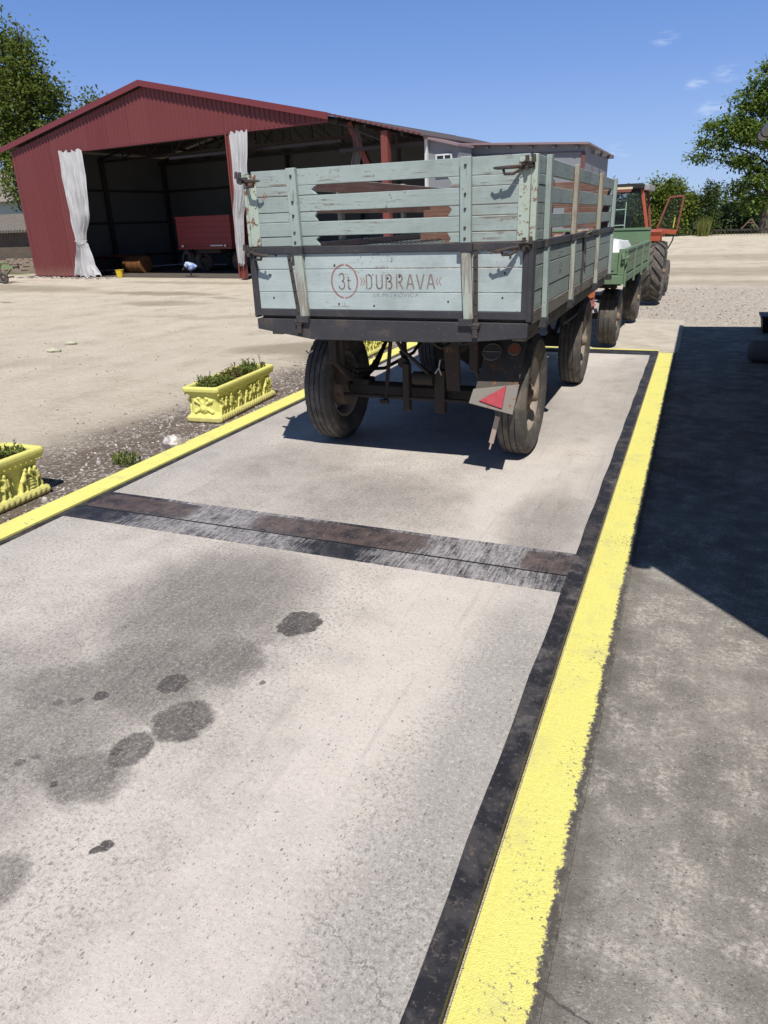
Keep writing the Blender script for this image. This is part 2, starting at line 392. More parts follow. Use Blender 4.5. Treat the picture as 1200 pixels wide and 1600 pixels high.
def m_apron(t, b, mt):
    P = t.pos(); X, Y, Z = t.xyz(P)
    big = t.noise(P, 1.1, 5, 0.6); mid = t.noise(P, 7, 6, 0.68); fine = t.noise(P, 55, 5, 0.75); grain = t.noise(P, 240, 2, 0.6)
    s_ = t.math('ADD', t.math('MULTIPLY', big, 0.5), t.math('MULTIPLY', mid, 0.5))
    col = t.ramp(s_, [(0.38, (0.155, 0.142, 0.126)), (0.5, (0.245, 0.227, 0.204)), (0.62, (0.355, 0.332, 0.300))])
    lime = t.math('MULTIPLY', t.step(mid, 0.48, 0.62), t.step(fine, 0.48, 0.6))
    col = t.mix(t.math('MULTIPLY', lime, 0.8), col, (0.52, 0.485, 0.43))
    spk = t.noise(P, 130, 3, 0.8)
    col = t.mix(t.math('MULTIPLY', t.step(spk, 0.56, 0.66), 0.5), col, (0.10, 0.092, 0.082))
    col = t.mix(t.math('MULTIPLY', t.step(spk, 0.44, 0.34), 0.5), col, (0.46, 0.43, 0.385))
    col = t.mix(t.math('MULTIPLY', t.step(fine, 0.55, 0.68), 0.5), col, (0.33, 0.31, 0.29))
    col = t.mix(t.math('MULTIPLY', t.step(fine, 0.44, 0.34), 0.6), col, (0.085, 0.08, 0.075))
    for sc, thr in ((75, 0.85), (150, 0.8)):
        dst = t.vor(P, sc); cc = t.xyz(t.vor(P, sc, out='Color'))[1]
        mk = t.math('MULTIPLY', t.step(dst, 0.30, 0.2), t.math('GREATER_THAN', cc, thr))
        col = t.mix(t.math('MULTIPLY', mk, 0.7), col, t.mix(t.math('GREATER_THAN', t.xyz(t.vor(P, sc, out='Color'))[0], 0.6), (0.06, 0.055, 0.055), (0.42, 0.4, 0.36)))
    # crack line across the slab and damp moss by the kerb
    cw = t.math('MULTIPLY_ADD', t.noise(P, 8, 4, 0.6), 0.12, Y)
    ck = t.step(t.math('ABSOLUTE', t.math('SUBTRACT', cw, t.math('MULTIPLY_ADD', X, -0.35, 1.19))), 0.006, 0.002)
    col = t.mix(t.math('MULTIPLY', ck, 0.75), col, (0.05, 0.047, 0.043))
    edge = t.step(t.math('MULTIPLY_ADD', mid, 0.12, X), 0.02, -0.09)
    col = t.mix(t.math('MULTIPLY', edge, 0.6), col, (0.11, 0.10, 0.083))
    # yellow paint brushed along the edge, ragged on its outer side, chipped and dusty
    m2 = t.noise(P, 14, 5, 0.7); f2 = t.noise(P, 70, 4, 0.7); br = t.noise(t.mapp(P, (40, 3, 40)), 3, 4, 0.6)
    pc = t.mix(br, (0.68, 0.635, 0.155), (0.79, 0.755, 0.25))
    pc = t.mix(t.math('MULTIPLY', t.step(f2, 0.38, 0.28), 0.7), pc, (0.40, 0.35, 0.08))
    pc = t.mix(t.math('MULTIPLY', t.step(t.noise(P, 5, 5, 0.7), 0.50, 0.72), 0.40), pc, (0.50, 0.45, 0.27))
    ob = t.math('ADD', X, t.math('ADD', t.math('MULTIPLY', t.math('SUBTRACT', m2, 0.5), 0.05), t.math('MULTIPLY', t.math('SUBTRACT', f2, 0.5), 0.06)))
    bare = t.step(ob, -0.166, -0.157)
    chips = t.math('MULTIPLY', t.step(t.math('ADD', t.math('MULTIPLY', f2, 0.8), t.math('MULTIPLY', t.noise(P, 3.5, 3), 0.35)), 0.672, 0.715), t.step(X, -0.30, -0.17, 0.45, 1.0))
    worn = t.math('MULTIPLY', t.math('GREATER_THAN', t.xyz(t.vor(P, 110, out='Color'))[0], 0.975), t.step(t.vor(P, 110), 0.3, 0.2))
    k = t.math('MAXIMUM', t.math('MAXIMUM', bare, chips), worn)
    seam = t.math('MULTIPLY', t.math('MULTIPLY', t.step(ob, -0.160, -0.152), t.step(ob, -0.128, -0.142)), t.step(mid, 0.36, 0.52))
    col = t.mix(t.math('MULTIPLY', seam, 0.75), col, (0.055, 0.05, 0.042))
    drop = t.math('MULTIPLY', t.math('GREATER_THAN', t.xyz(t.vor(P, 16, out='Color'))[2], 0.965), t.math('MULTIPLY', t.step(t.vor(P, 16), 0.16, 0.10), t.step(X, 0.1, -0.05)))
    k = t.math('SUBTRACT', k, t.math('MULTIPLY', drop, bare), clamp=True)
    col = t.mix(k, pc, col)
    t.put(b.inputs['Base Color'], col); t.put(b.inputs['Roughness'], t.math('MULTIPLY_ADD', k, 0.25, 0.70)); b.inputs['Specular IOR Level'].default_value = 0.3
    t.put(b.inputs['Normal'], t.bump(t.math('ADD', t.math('MULTIPLY', fine, 0.6), t.math('MULTIPLY', grain, 0.4)), 0.8, 0.008))
def m_kerb_plain(t, b, mt):
    P = t.pos(); fine = t.noise(P, 45, 4, 0.7); br = t.noise(P, 5, 4, 0.6)
    col = t.mix(br, (0.68, 0.635, 0.155), (0.79, 0.755, 0.25))
    col = t.mix(t.math('MULTIPLY', t.step(fine, 0.36, 0.28), 0.6), col, (0.35, 0.31, 0.07))
    col = t.mix(t.math('MULTIPLY', t.step(t.noise(P, 4, 6, 0.7), 0.5, 0.7), 0.45), col, (0.44, 0.38, 0.22))
    chip = t.math('GREATER_THAN', t.math('ADD', t.math('MULTIPLY', fine, 0.7), t.math('MULTIPLY', t.noise(P, 6, 3), 0.4)), 0.68)
    col = t.mix(t.math('MULTIPLY', chip, 0.8), col, (0.27, 0.25, 0.22))
    t.put(b.inputs['Base Color'], col); b.inputs['Roughness'].default_value = 0.75
    t.put(b.inputs['Normal'], t.bump(fine, 0.4, 0.005))
def m_black_steel(t, b, mt):
    P = t.pos(); mid = t.noise(P, 9, 5, 0.65); fine = t.noise(P, 70, 4, 0.7)
    col = t.mix(t.step(mid, 0.42, 0.62), (0.020, 0.020, 0.024), (0.055, 0.050, 0.052))
    col = t.mix(t.math('MULTIPLY', t.step(fine, 0.56, 0.66), 0.5), col, (0.16, 0.13, 0.11))
    col = t.mix(t.math('MULTIPLY', t.step(t.noise(P, 4, 5, 0.7), 0.55, 0.68), 0.45), col, (0.20, 0.185, 0.175))
    sp = t.math('MULTIPLY', t.math('GREATER_THAN', t.xyz(t.vor(P, 11, out='Color'))[0], 0.93), t.step(t.vor(P, 11), 0.14, 0.11))
    t.put(b.inputs['Base Color'], col); t.put(b.inputs['Roughness'], t.math('MULTIPLY_ADD', mid, 0.4, 0.35)); b.inputs['Specular IOR Level'].default_value = 0.4
    t.put(b.inputs['Normal'], t.bump(fine, 0.35, 0.003))
def m_strip(t, b, mt):
    """black painted crossing plate, scuffed pale where tyres roll over it"""
    P = t.pos(); X, Y, Z = t.xyz(P)
    st = t.noise(t.mapp(P, (3, 34, 1)), 2, 4, 0.7); st2 = t.noise(t.mapp(P, (42, 3.5, 1)), 2, 4, 0.7); mid = t.noise(P, 8, 5, 0.65); fine = t.noise(P, 90, 3, 0.7)
    col = t.mix(t.step(mid, 0.4, 0.65), (0.018, 0.019, 0.026), (0.052, 0.050, 0.058))
    lane = t.math('MAXIMUM', t.ellipse(X, Y, -2.45, 3.27, .62, 3.0, 0, .65), t.ellipse(X, Y, -0.93, 3.27, .52, 3.0, 0, .65))
    v = t.math('ADD', t.math('ADD', t.math('MULTIPLY', st, 0.10), t.math('MULTIPLY', st2, 0.45)), t.math('ADD', t.math('MULTIPLY', fine, 0.25), t.math('MULTIPLY', mid, 0.20)))
    thr = t.math('MULTIPLY_ADD', lane, 0.30, v)
    col = t.mix(t.step(thr, 0.665, 0.93), col, (0.42, 0.40, 0.40))
    col = t.mix(t.math('MULTIPLY', t.step(st2, 0.58, 0.72), 0.25), col, (0.20, 0.19, 0.19))
    # bare rusting steel between the scuffed lanes, on the far half only
    rl = t.math('MAXIMUM', t.math('MAXIMUM', t.ellipse(X, Y, -3.12, 3.36, .36, .3, 0, .4), t.ellipse(X, Y, -1.73, 3.36, .52, .3, 0, .35)), t.ellipse(X, Y, -0.48, 3.36, .17, .3, 0, .4))
    rl = t.math('MULTIPLY', rl, t.step(Y, 3.24, 3.25)); rl = t.math('MULTIPLY', rl, t.step(Y, 3.475, 3.462))
    rcol = t.ramp(t.noise(P, 10, 6, 0.7), [(0.36, (0.030, 0.028, 0.032)), (0.48, (0.072, 0.054, 0.050)), (0.60, (0.118, 0.084, 0.075)), (0.72, (0.06, 0.047, 0.047))])
    rcol = t.mix(t.math('MULTIPLY', t.step(t.noise(P, 60, 3), 0.6, 0.7), 0.5), rcol, (0.28, 0.24, 0.22))
    col = t.mix(t.step(t.math('MULTIPLY_ADD', t.math('SUBTRACT', mid, 0.5), 1.3, rl), 0.30, 0.70, 0.0, 0.85), col, rcol)
    seam = t.step(t.math('ABSOLUTE', t.math('SUBTRACT', Y, 3.235)), 0.010, 0.005)
    col = t.mix(seam, col, (0.012, 0.012, 0.012))
    t.put(b.inputs['Base Color'], col); b.inputs['Roughness'].default_value = 0.6
    t.put(b.inputs['Normal'], t.bump(st2, 0.3, 0.003))
def m_rust_plate(t, b, mt):
    P = t.pos(); mid = t.noise(P, 9, 6, 0.7); st = t.noise(t.mapp(P, (50, 8, 1)), 2, 4, 0.7)
    col = t.ramp(mid, [(0.36, (0.030, 0.028, 0.032)), (0.48, (0.088, 0.056, 0.050)), (0.60, (0.145, 0.088, 0.074)), (0.70, (0.05, 0.042, 0.045))])
    col = t.mix(t.math('MULTIPLY', t.step(st, 0.55, 0.7), 0.35), col, (0.03, 0.03, 0.035))
    col = t.mix(t.math('MULTIPLY', t.step(t.noise(P, 60, 3), 0.6, 0.7), 0.5), col, (0.28, 0.24, 0.22))
    t.put(b.inputs['Base Color'], col); b.inputs['Roughness'].default_value = 0.65; t.put(b.inputs['Normal'], t.bump(mid, 0.3, 0.004))
def m_ground(t, b, mt):
    P = t.pos(); X, Y, Z = t.xyz(P)
    big = t.noise(P, 0.16, 5, 0.6); mid = t.noise(P, 1.4, 6, 0.65); fine = t.noise(P, 14, 6, 0.7); grain = t.noise(P, 90, 3, 0.7)
    ruts = t.noise(t.mapp(P, (0.9, 0.12, 1), (0, 0, 1.15)), 2.0, 5, 0.65)
    s_ = t.math('ADD', t.math('MULTIPLY', mid, 0.45), t.math('ADD', t.math('MULTIPLY', ruts, 0.25), t.math('MULTIPLY', fine, 0.3)))
    col = t.ramp(s_, [(0.36, (0.42, 0.365, 0.285)), (0.48, (0.57, 0.505, 0.405)), (0.62, (0.65, 0.585, 0.48))])
    col = t.mix(t.math('MULTIPLY', t.step(grain, 0.56, 0.7), 0.35), col, (0.30, 0.26, 0.21))
    wx, wy, _ = t.xyz(t.noise(P, 0.7, 4, 0.6, col=True))
    xx = t.math('MULTIPLY_ADD', t.math('SUBTRACT', wx, 0.5), 1.6, X); yy = t.math('MULTIPLY_ADD', t.math('SUBTRACT', wy, 0.5), 1.6, Y)
    # stony soil along the left kerb
    cells = t.vor(P, 38, out='Color'); cd_ = t.vor(P, 38)
    cr_ = t.xyz(cells)[0]
    grav = t.ramp(cr_, [(0.0, (0.15, 0.12, 0.098)), (0.45, (0.27, 0.225, 0.19)), (0.72, (0.40, 0.355, 0.315)), (0.93, (0.54, 0.51, 0.47)), (1.0, (0.64, 0.62, 0.59))])
    grav = t.mix(t.math('MULTIPLY', t.step(cd_, 0.3, 0.6), 0.75), grav, (0.13, 0.102, 0.083))
    soil = t.mix(fine, (0.115, 0.09, 0.072), (0.24, 0.195, 0.16))
    grav = t.mix(t.step(t.noise(P, 2.2, 4, 0.6), 0.50, 0.64), grav, soil)
    lim = t.math('MULTIPLY_ADD', Y, 0.10, -5.65)
    mk = t.math('MULTIPLY', t.step(t.math('SUBTRACT', xx, lim), -0.3, 0.75), t.math('MULTIPLY', t.step(Y, 11, 9.6), t.step(X, -1.0, -1.2)))
    col = t.mix(mk, col, grav)
    # grey crushed stone past the concrete
    gr2 = t.ramp(t.xyz(t.vor(P, 30, out='Color'))[1], [(0.0, (0.30, 0.26, 0.215)), (0.5, (0.45, 0.40, 0.345)), (1.0, (0.62, 0.57, 0.51))])
    mk2 = t.math('MULTIPLY', t.ellipse(xx, yy, 0.8, 15.9, 4.5, 3.4, 0, .3), 0.9)
    col = t.mix(mk2, col, gr2)
    # damp bands, puddle stains and thin weeds
    for (cx, cy, rx, ry, ro, am, soft) in ((-14.0, 17.2, 2.1, .42, -.15, .62, .35), (-11.9, 14.7, 1.25, .42, -.1, .5, .35), (-5.0, 9.3, 1.1, .62, .1, .6, .4), (-21.5, 18.6, 4.2, .9, -.2, .55, .5), (-11.3, 16.2, .5, .2, 0, .45, .4), (-10.0, 6.6, 2.4, .35, .5, .14, .7),
                                 (-15.5, 20.6, 2.6, .4, -.15, .45, .5), (1.6, 24.5, 5.5, 1.6, .05, .42, .6), (3.5, 32, 6, 2, 0, .35, .6), (-0.2, 20.5, 3.5, .6, 0, .35, .6), (-17.5, 14.5, .9, .12, 0, .7, .3), (-8.5, 12.6, 2.5, .18, .1, .25, .6)):
        e = t.math('MULTIPLY', t.ellipse(xx, yy, cx, cy, rx, ry, ro, soft), t.math('MULTIPLY_ADD', fine, 0.5 * am, 0.7 * am))
        col = t.mix(e, col, (0.20, 0.165, 0.105))
    weeds = t.math('MULTIPLY', t.step(t.noise(t.mapp(P, (0.5, 1.3, 1)), 0.8, 7, 0.75), 0.50, 0.66), t.step(Y, 17, 26))
    col = t.mix(t.math('MULTIPLY', weeds, 0.55), col, (0.25, 0.23, 0.11))
    # grass beyond the yard
    far = t.step(t.math('MULTIPLY_ADD', t.noise(P, 0.3, 4), 6.0, Y), 63.5, 65.0)
    gcol = t.ramp(t.noise(P, 0.9, 5, 0.7), [(0.35, (0.05, 0.075, 0.018)), (0.65, (0.12, 0.135, 0.04))])
    col = t.mix(far, col, gcol)
    left = t.math('MULTIPLY', t.step(t.math('MULTIPLY_ADD', mid, 3, X), -24.5, -27.5), t.step(Y, 24.0, 26.0))
    col = t.mix(left, col, gcol)
    t.put(b.inputs['Base Color'], col); b.inputs['Roughness'].default_value = 1.0; b.inputs['Specular IOR Level'].default_value = 0.15
    h = t.math('ADD', t.math('MULTIPLY', fine, 1.0), t.math('ADD', t.math('MULTIPLY', grain, 0.35), t.math('MULTIPLY', ruts, 0.5)))
    t.put(b.inputs['Normal'], t.bump(h, 0.8, 0.05))
def m_ramp(t, b, mt):
    P = t.pos(); mid = t.noise(P, 3, 6, 0.65); fine = t.noise(P, 40, 4, 0.7)
    col = t.ramp(mid, [(0.35, (0.40, 0.36, 0.30)), (0.6, (0.52, 0.475, 0.40))])
    col = t.mix(t.math('MULTIPLY', t.step(fine, 0.58, 0.7), 0.4), col, (0.30, 0.27, 0.23))
    t.put(b.inputs['Base Color'], col); b.inputs['Roughness'].default_value = 0.95; t.put(b.inputs['Normal'], t.bump(fine, 0.4, 0.006))
M_DECK = material('deck_concrete', m_deck); M_APRON = material('apron_concrete', m_apron); M_KERB2 = material('kerb_paint_plain', m_kerb_plain, spec=0.3); M_BSTEEL = material('black_steel', m_black_steel); M_STRIP = material('scuffed_black_plate', m_strip)
M_RUSTP = material('rusty_plate', m_rust_plate); M_GROUND = material('yard_dirt', m_ground); M_RAMP = material('ramp_concrete', m_ramp)

# ================================================================== ground and weighbridge
def sheet(name, x0, x1, y0, y1, z, mt, bottom=None):
    b = MB()
    if bottom is None: b.quad((x0, y0, z), (x1, y0, z), (x1, y1, z), (x0, y1, z))
    else: b.box(x0, x1, y0, y1, bottom, z)
    return structure(obj(name, b, mt))
sheet('ground', -600, 600, -40, 1200, -0.05, M_GROUND)
deck = sheet('weighbridge_deck', -3.50, -0.415, -3.0, 9.55, 0.0, M_DECK, -0.04)
b = MB()
# right steel edge as a real angle iron, a little proud and wavy
N = 60
for i in range(N):
    y0, y1 = -3 + 12.85 * i / N, -3 + 12.85 * (i + 1) / N
    w0, w1 = 0.004 * math.sin(i * 1.7), 0.004 * math.sin((i + 1) * 1.7)
    b.hexa([(-.415 + w0, y0, -.04), (-.335, y0, -.04), (-.335, y1, -.04), (-.415 + w1, y1, -.04), (-.415 + w0, y0, .006), (-.335, y0, .006), (-.335, y1, .006), (-.415 + w1, y1, .006)])
obj('steel_edge', b, M_BSTEEL, deck, smooth=False)
b = MB(); b.box(-3.545, -3.5, -3, 9.85, -0.04, 0.005); obj('steel_edge', b, M_BSTEEL, deck)
b = MB(); b.box(-3.5, -0.415, 9.55, 9.85, -0.04, 0.004); obj('steel_edge', b, material('far_edge_steel', m_strip), deck)
b = MB(); b.box(-3.5, -0.415, 3.06, 3.5, 0.0, 0.004); strip = obj('crossing_plate', b, M_STRIP, deck)
for bx in (-3.38, -2.90, -2.15, -1.31, -0.55):
    b = MB(); b.cyl((bx, 3.36, .004), (bx, 3.36, .008), .012, n=10); obj('bolt', b, M_RUSTP, strip)
sheet('kerb', -0.328, -0.1322, -3, 9.95, -0.033, M_APRON, -0.09)
sheet('kerb', -3.735, -3.548, -3, 10.0, 0.016, M_KERB2, -0.09)
sheet('kerb', -3.53, -0.335, 9.87, 9.925, 0.006, M_KERB2, -0.09)
sheet('apron', -0.1315, 7.0, -4, 12.45, -0.036, M_APRON, -0.09)
sheet('ramp', -3.75, -0.097, 10.004, 13.2, -0.03, M_RAMP, -0.09)
sheet('ramp', -3.545, -0.335, 9.929, 10.0035, -0.026, M_RAMP, -0.09)

# ================================================================== vehicle materials
def wood_paint(axis, paint, worn, dirt=0.35, wear=0.58, grime=(0.10, 0.085, 0.07)):
    sc = {'X': (2.2, 30, 30), 'Y': (30, 2.2, 30), 'Z': (30, 30, 2.2)}[axis]
    def f(t, b, mt):
        C = t.co(); g = t.mapp(C, sc, (0, 0, 0), (3.7, 1.35, .92)); isl = t.island()
        n1 = t.noise(g, 1.6, 6, 0.68); n2 = t.noise(g, 5.0, 4, 0.7); blot = t.noise(C, 3.2, 5, 0.65); sp = t.noise(C, 38, 3, 0.6)
        col = t.mix(t.step(blot, 0.38, 0.62), tuple(c * 0.90 for c in paint), tuple(min(1, c * 1.08) for c in paint))
        col = t.mix(t.math('MULTIPLY', isl, 0.30), col, tuple(c * k for c, k in zip(paint, (0.86, 0.90, 0.84))))
        col = t.mix(t.math('MULTIPLY', t.step(n2, 0.53, 0.70), 0.30), col, tuple(c * 0.6 for c in paint))
        bare = t.step(t.math('ADD', t.math('MULTIPLY', n1, 0.7), t.math('MULTIPLY', blot, 0.42)), wear + 0.06, wear + 0.14)
        col = t.mix(t.math('MULTIPLY', bare, 0.85), col, t.mix(n2, worn, tuple(c * 0.45 for c in worn)))
        col = t.mix(t.math('MULTIPLY', t.step(t.math('ADD', t.math('MULTIPLY', sp, 0.6), t.math('MULTIPLY', blot, 0.5)), 0.66, 0.74), 0.75), col, grime)
        col = t.mix(t.math('MULTIPLY', t.step(t.noise(C, 1.3, 5, 0.7), 0.48, 0.72), dirt), col, grime)
        t.put(b.inputs['Base Color'], col); t.put(b.inputs['Roughness'], t.math('MULTIPLY_ADD', n2, 0.3, 0.55))
        t.put(b.inputs['Normal'], t.bump(t.math('ADD', t.math('MULTIPLY', n1, 0.6), t.math('MULTIPLY', n2, 0.6)), 0.45, 0.004))
    return f
TEAL = (0.305, 0.365, 0.352); TEAL_LOW = (0.385, 0.447, 0.458); BARE = (0.24, 0.20, 0.17)
M_TEAL_X = material('mint_boards', wood_paint('X', TEAL, BARE, .42, .565)); M_TEAL_Y = material('mint_side_boards', wood_paint('Y', TEAL, (0.26, 0.23, 0.2), .45, .54))
M_TEALLOW_X = material('pale_mint_boards', wood_paint('X', TEAL_LOW, BARE, .3, .615)); M_TEALLOW_Y = material('pale_mint_side_boards', wood_paint('Y', TEAL, (0.28, 0.24, 0.21), .5, .55))
M_TEAL_Z = material('mint_posts', wood_paint('Z', TEAL, BARE, .3, .56)); M_RAW_Z = material('raw_wood_posts', wood_paint('Z', (0.36, 0.33, 0.27), (0.30, 0.22, 0.16), .3, .50))
M_PALE_Z = material('greyed_mint_posts', wood_paint('Z', (0.38, 0.42, 0.38), (0.31, 0.27, 0.23), .35, .48))
M_INSIDE = material('bare_brown_boards', wood_paint('Y', (0.16, 0.085, 0.062), (0.26, 0.17, 0.13), .3, .5)); M_INSIDE_X = material('bare_brown_end_boards', wood_paint('X', (0.17, 0.090, 0.065), (0.28, 0.19, 0.14), .3, .5))
M_BEAM_Y = material('weathered_beam', wood_paint('Y', (0.20, 0.18, 0.155), (0.12, 0.10, 0.085), .5, .5))
def m_frame(t, b, mt):
    C = t.co(); n1 = t.noise(C, 6, 5, 0.65); n2 = t.noise(C, 60, 3, 0.6)
    col = t.mix(n1, (0.022, 0.023, 0.028), (0.058, 0.057, 0.063))
    col = t.mix(t.math('MULTIPLY', t.step(n1, 0.56, 0.68), 0.5), col, (0.10, 0.075, 0.06))
    col = t.mix(t.math('MULTIPLY', t.step(n2, 0.62, 0.7), 0.35), col, (0.16, 0.14, 0.13))
    t.put(b.inputs['Base Color'], col); t.put(b.inputs['Roughness'], t.math('MULTIPLY_ADD', n1, 0.35, 0.35)); t.put(b.inputs['Normal'], t.bump(n2, 0.25, 0.003))
M_FRAME = material('black_frame_paint', m_frame)
def rusty(base, amt, rough=0.6):
    def f(t, b, mt):
        C = t.co(); n1 = t.noise(C, 9, 6, 0.7); n2 = t.noise(C, 50, 4, 0.7)
        r = t.ramp(n2, [(0.3, (0.075, 0.035, 0.02)), (0.6, (0.19, 0.09, 0.045)), (0.8, (0.28, 0.17, 0.085))])
        k = t.step(t.math('ADD', t.math('MULTIPLY', n1, 0.75), t.math('MULTIPLY', n2, 0.3)), 0.72 - amt * 0.35, 0.78 - amt * 0.35)
        col = t.mix(t.noise(C, 3, 4), tuple(c * .85 for c in base), base)
        t.put(b.inputs['Base Color'], t.mix(k, col, r)); b.inputs['Roughness'].default_value = rough; t.put(b.inputs['Normal'], t.bump(n2, 0.25, 0.003))
    return f
M_TPLATE = material('rusting_mint_steel', rusty((0.40, 0.47, 0.40), 0.55)); M_RUSTY = material('rusty_iron', rusty((0.045, 0.034, 0.027), 0.3, 0.8))
M_DARKIRON = material('oily_underframe', rusty((0.035, 0.030, 0.026), 0.25, 0.7)); M_HOOK = material('worn_hook_iron', rusty((0.06, 0.05, 0.045), 0.35, 0.45))
def m_tyre(t, b, mt):
    C = t.co(); n1 = t.noise(C, 7, 5, 0.65); n2 = t.noise(C, 45, 4, 0.7)
    col = t.mix(n1, (0.050, 0.046, 0.042), (0.10, 0.092, 0.083))
    col = t.mix(t.math('MULTIPLY', t.step(n1, 0.45, 0.66), 0.6), col, (0.19, 0.165, 0.135))
    col = t.mix(t.math('MULTIPLY', t.step(n2, 0.56, 0.7), 0.4), col, (0.23, 0.2, 0.165))
    t.put(b.inputs['Base Color'], col); b.inputs['Roughness'].default_value = 0.85; t.put(b.inputs['Normal'], t.bump(n2, 0.3, 0.003))
M_TYRE = material('dusty_rubber', m_tyre)
M_RIM = material('dusty_rim', rusty((0.36, 0.305, 0.25), 0.22, 0.8)); M_HUB = material('dusty_hub', rusty((0.22, 0.17, 0.13), 0.4, 0.75))
M_HOSE = material('black_hose', col=(0.016, 0.016, 0.017), rough=0.5)
def m_letter(colr, keep):
    def f(t, b, mt):
        C = t.co(); n1 = t.noise(C, 22, 5, 0.7); n2 = t.noise(t.mapp(C, (4, 40, 60)), 3, 4, 0.7)
        a = t.step(t.math('ADD', t.math('MULTIPLY', n1, 0.5), t.math('MULTIPLY', n2, 0.5)), keep, keep + 0.16, 0.55, 0.05)
        t.put(b.inputs['Base Color'], t.mix(n1, colr, tuple(c * 1.5 for c in colr))); t.put(b.inputs['Alpha'], a); b.inputs['Roughness'].default_value = 0.8
    return f
M_LET_RED = material('faded_red_stencil', m_letter((0.34, 0.12, 0.10), 0.50)); M_LET_BRN = material('faded_brown_stencil', m_letter((0.22, 0.15, 0.12), 0.53)); M_LET_GREY = material('faded_grey_stencil', m_letter((0.16, 0.18, 0.19), 0.47))

# ================================================================== wheels
def tyre_mb(R, wd, rim, grooves=4, n=96, notch=True):
    h = wd / 2; b = MB(); prof = [(-h * .62, rim), (-h * .86, rim + (R - rim) * .18), (-h * 1.02, rim + (R - rim) * .48), (-h * 1.0, rim + (R - rim) * .72), (-h * .90, R - .028), (-h * .80, R - .008)]
    tw = h * .78; xs = []
    for g in range(grooves):
        c = -tw + (g + .5) * 2 * tw / grooves * 1.0
        xs += [(c - tw / grooves * .86, 0), (c + tw / grooves * .72, 0), (c + tw / grooves * .78, -.011), (c + tw / grooves * 1.08, -.011)]
    for (x, d) in xs[:-2]:
        cr_ = .006 * (abs(x) / tw) ** 2
        prof.append((x, R + d - cr_))
    prof += [(h * .80, R - .008), (h * .90, R - .028), (h * 1.0, rim + (R - rim) * .72), (h * 1.02, rim + (R - rim) * .48), (h * .86, rim + (R - rim) * .18), (h * .62, rim)]
    b.lathe(prof, n=n)
    if notch:       # shoulder blocks: every other sector stands out
        K = len(prof)
        for j in (4, 5, K - 6, K - 5):
            for i in range(n):
                if i % 2:
                    x, y, z = b.v[j * n + i]; r = math.hypot(y, z); k = (r - .010) / r
                    b.v[j * n + i] = (x * .97, y * k, z * k)
    return b
def rim_mb(rim, wd, holes=5, dish=0.02):
    h = wd / 2; b = MB(); n = 60
    prof = [(-h * .6, rim), (-h * .55, rim - .02), (-h * .3, rim - .035), (h * .2, rim - .035), (h * .5, rim - .022), (h * .64, rim + .012), (h * .66, rim + .004), (h * .52, rim - .03), (h * .34, rim - .045),
            (h * .20, rim - .065), (h * .34, rim * .62), (h * .42, rim * .50), (h * .30, rim * .44), (h * .30, 0.03)]
    per = n // holes
    b.lathe(prof, n=n, skip=lambda j, i: j == 9 and (i % per) < per * 0.42)
    return b
def hub_mb(rim, wd, bolts=6):
    h = wd / 2; b = MB()
    b.lathe([(-h * .9, .001), (-h * .9, rim * .62), (-h * .1, rim * .66), (-h * .1, .001)], n=32)       # brake drum behind the disc
    b.lathe([(h * .25, .075), (h * .62, .070), (h * .70, .055), (h * 1.02, .050), (h * 1.12, .036), (h * 1.13, .001)], n=24)
    for i in range(bolts):
        a = 2 * PI * i / bolts; y, z = math.cos(a) * rim * .40, math.sin(a) * rim * .40
        b.cyl((h * .28, y, z), (h * .48, y, z), .013, n=6)
    return b
def make_wheel(parent, R, wd, rim, loc, mt_rim=None, grooves=4, rz=0.0):
    hb = obj('wheel', hub_mb(rim, wd), M_HUB, parent); hb.location = loc; hb.rotation_euler = (rnd(0, 1), 0, rz)
    obj('tyre', tyre_mb(R, wd, rim, grooves), M_TYRE, hb, angle=28); obj('rim', rim_mb(rim, wd), mt_rim or M_RIM, hb)
    return hb
def dup_wheel(hb, parent, loc, rz=0.0):
    c = hb.copy(); scn.collection.objects.link(c); c.parent = parent; c.location = loc; c.rotation_euler = (rnd(0, 2), 0, rz)
    for ch in list(hb.children):
        d = ch.copy(); scn.collection.objects.link(d); d.parent = c
    return c

# ================================================================== mint plank trailer
XL, XR, YR, YF = -2.79, -0.876, 4.38, 8.56
XC = (XL + XR) / 2
tr = thing('farm_trailer', 'mint green plank farm trailer with black frame and faded red lettering on its tailgate', 'trailer', (XC, 6.45, 0))
T = lambda n, mb, mt, **k: obj(n, mb, mt, tr, world=True, **k)
UP = [(1.877, 1.972, 1), (1.819, 1.874, 0), (1.722, 1.816, 1), (1.663, 1.719, 0), (1.575, 1.660, 1), (1.516, 1.572, 0)]
LOW = [(1.374, 1.468), (1.230, 1.370), (1.118, 1.226)]
def broken_board(b, xa, xb, y0, y1, z0, z1, side):
    """short board whose free end is snapped off at an angle"""
    cut = [rnd(0, .012), rnd(.02, .045), rnd(0, .012)]
    zs = [z0, (z0 + z1) / 2 + rnd(-.01, .01), z1]
    poly = [(xa, z0)] + [(xb - c * side, z) for c, z in zip(cut, zs)] + [(xa, z1)]
    b.prism(poly, y0, y1, 'XZ')
def tail_upper(y0, y1, mt, x0, x1, slot):
    b = MB()
    for z0, z1, full in UP:
        j = rnd(-.003, .003)
        if full: b.box(x0, x1, y0 + j, y1 + j, z0, z1, .0015)
        else:
            broken_board(b, x0, slot[0], y0 + j, y1 + j, z0, z1, 1); broken_board(b, x1, slot[1], y0 + j, y1 + j, z0, z1, -1)
    return b
T('extension_panel', tail_upper(4.398, 4.422, M_TEAL_X, -2.735, -.925, (-2.262, -1.412)), M_TEAL_X, bevel=.003)
b = MB()
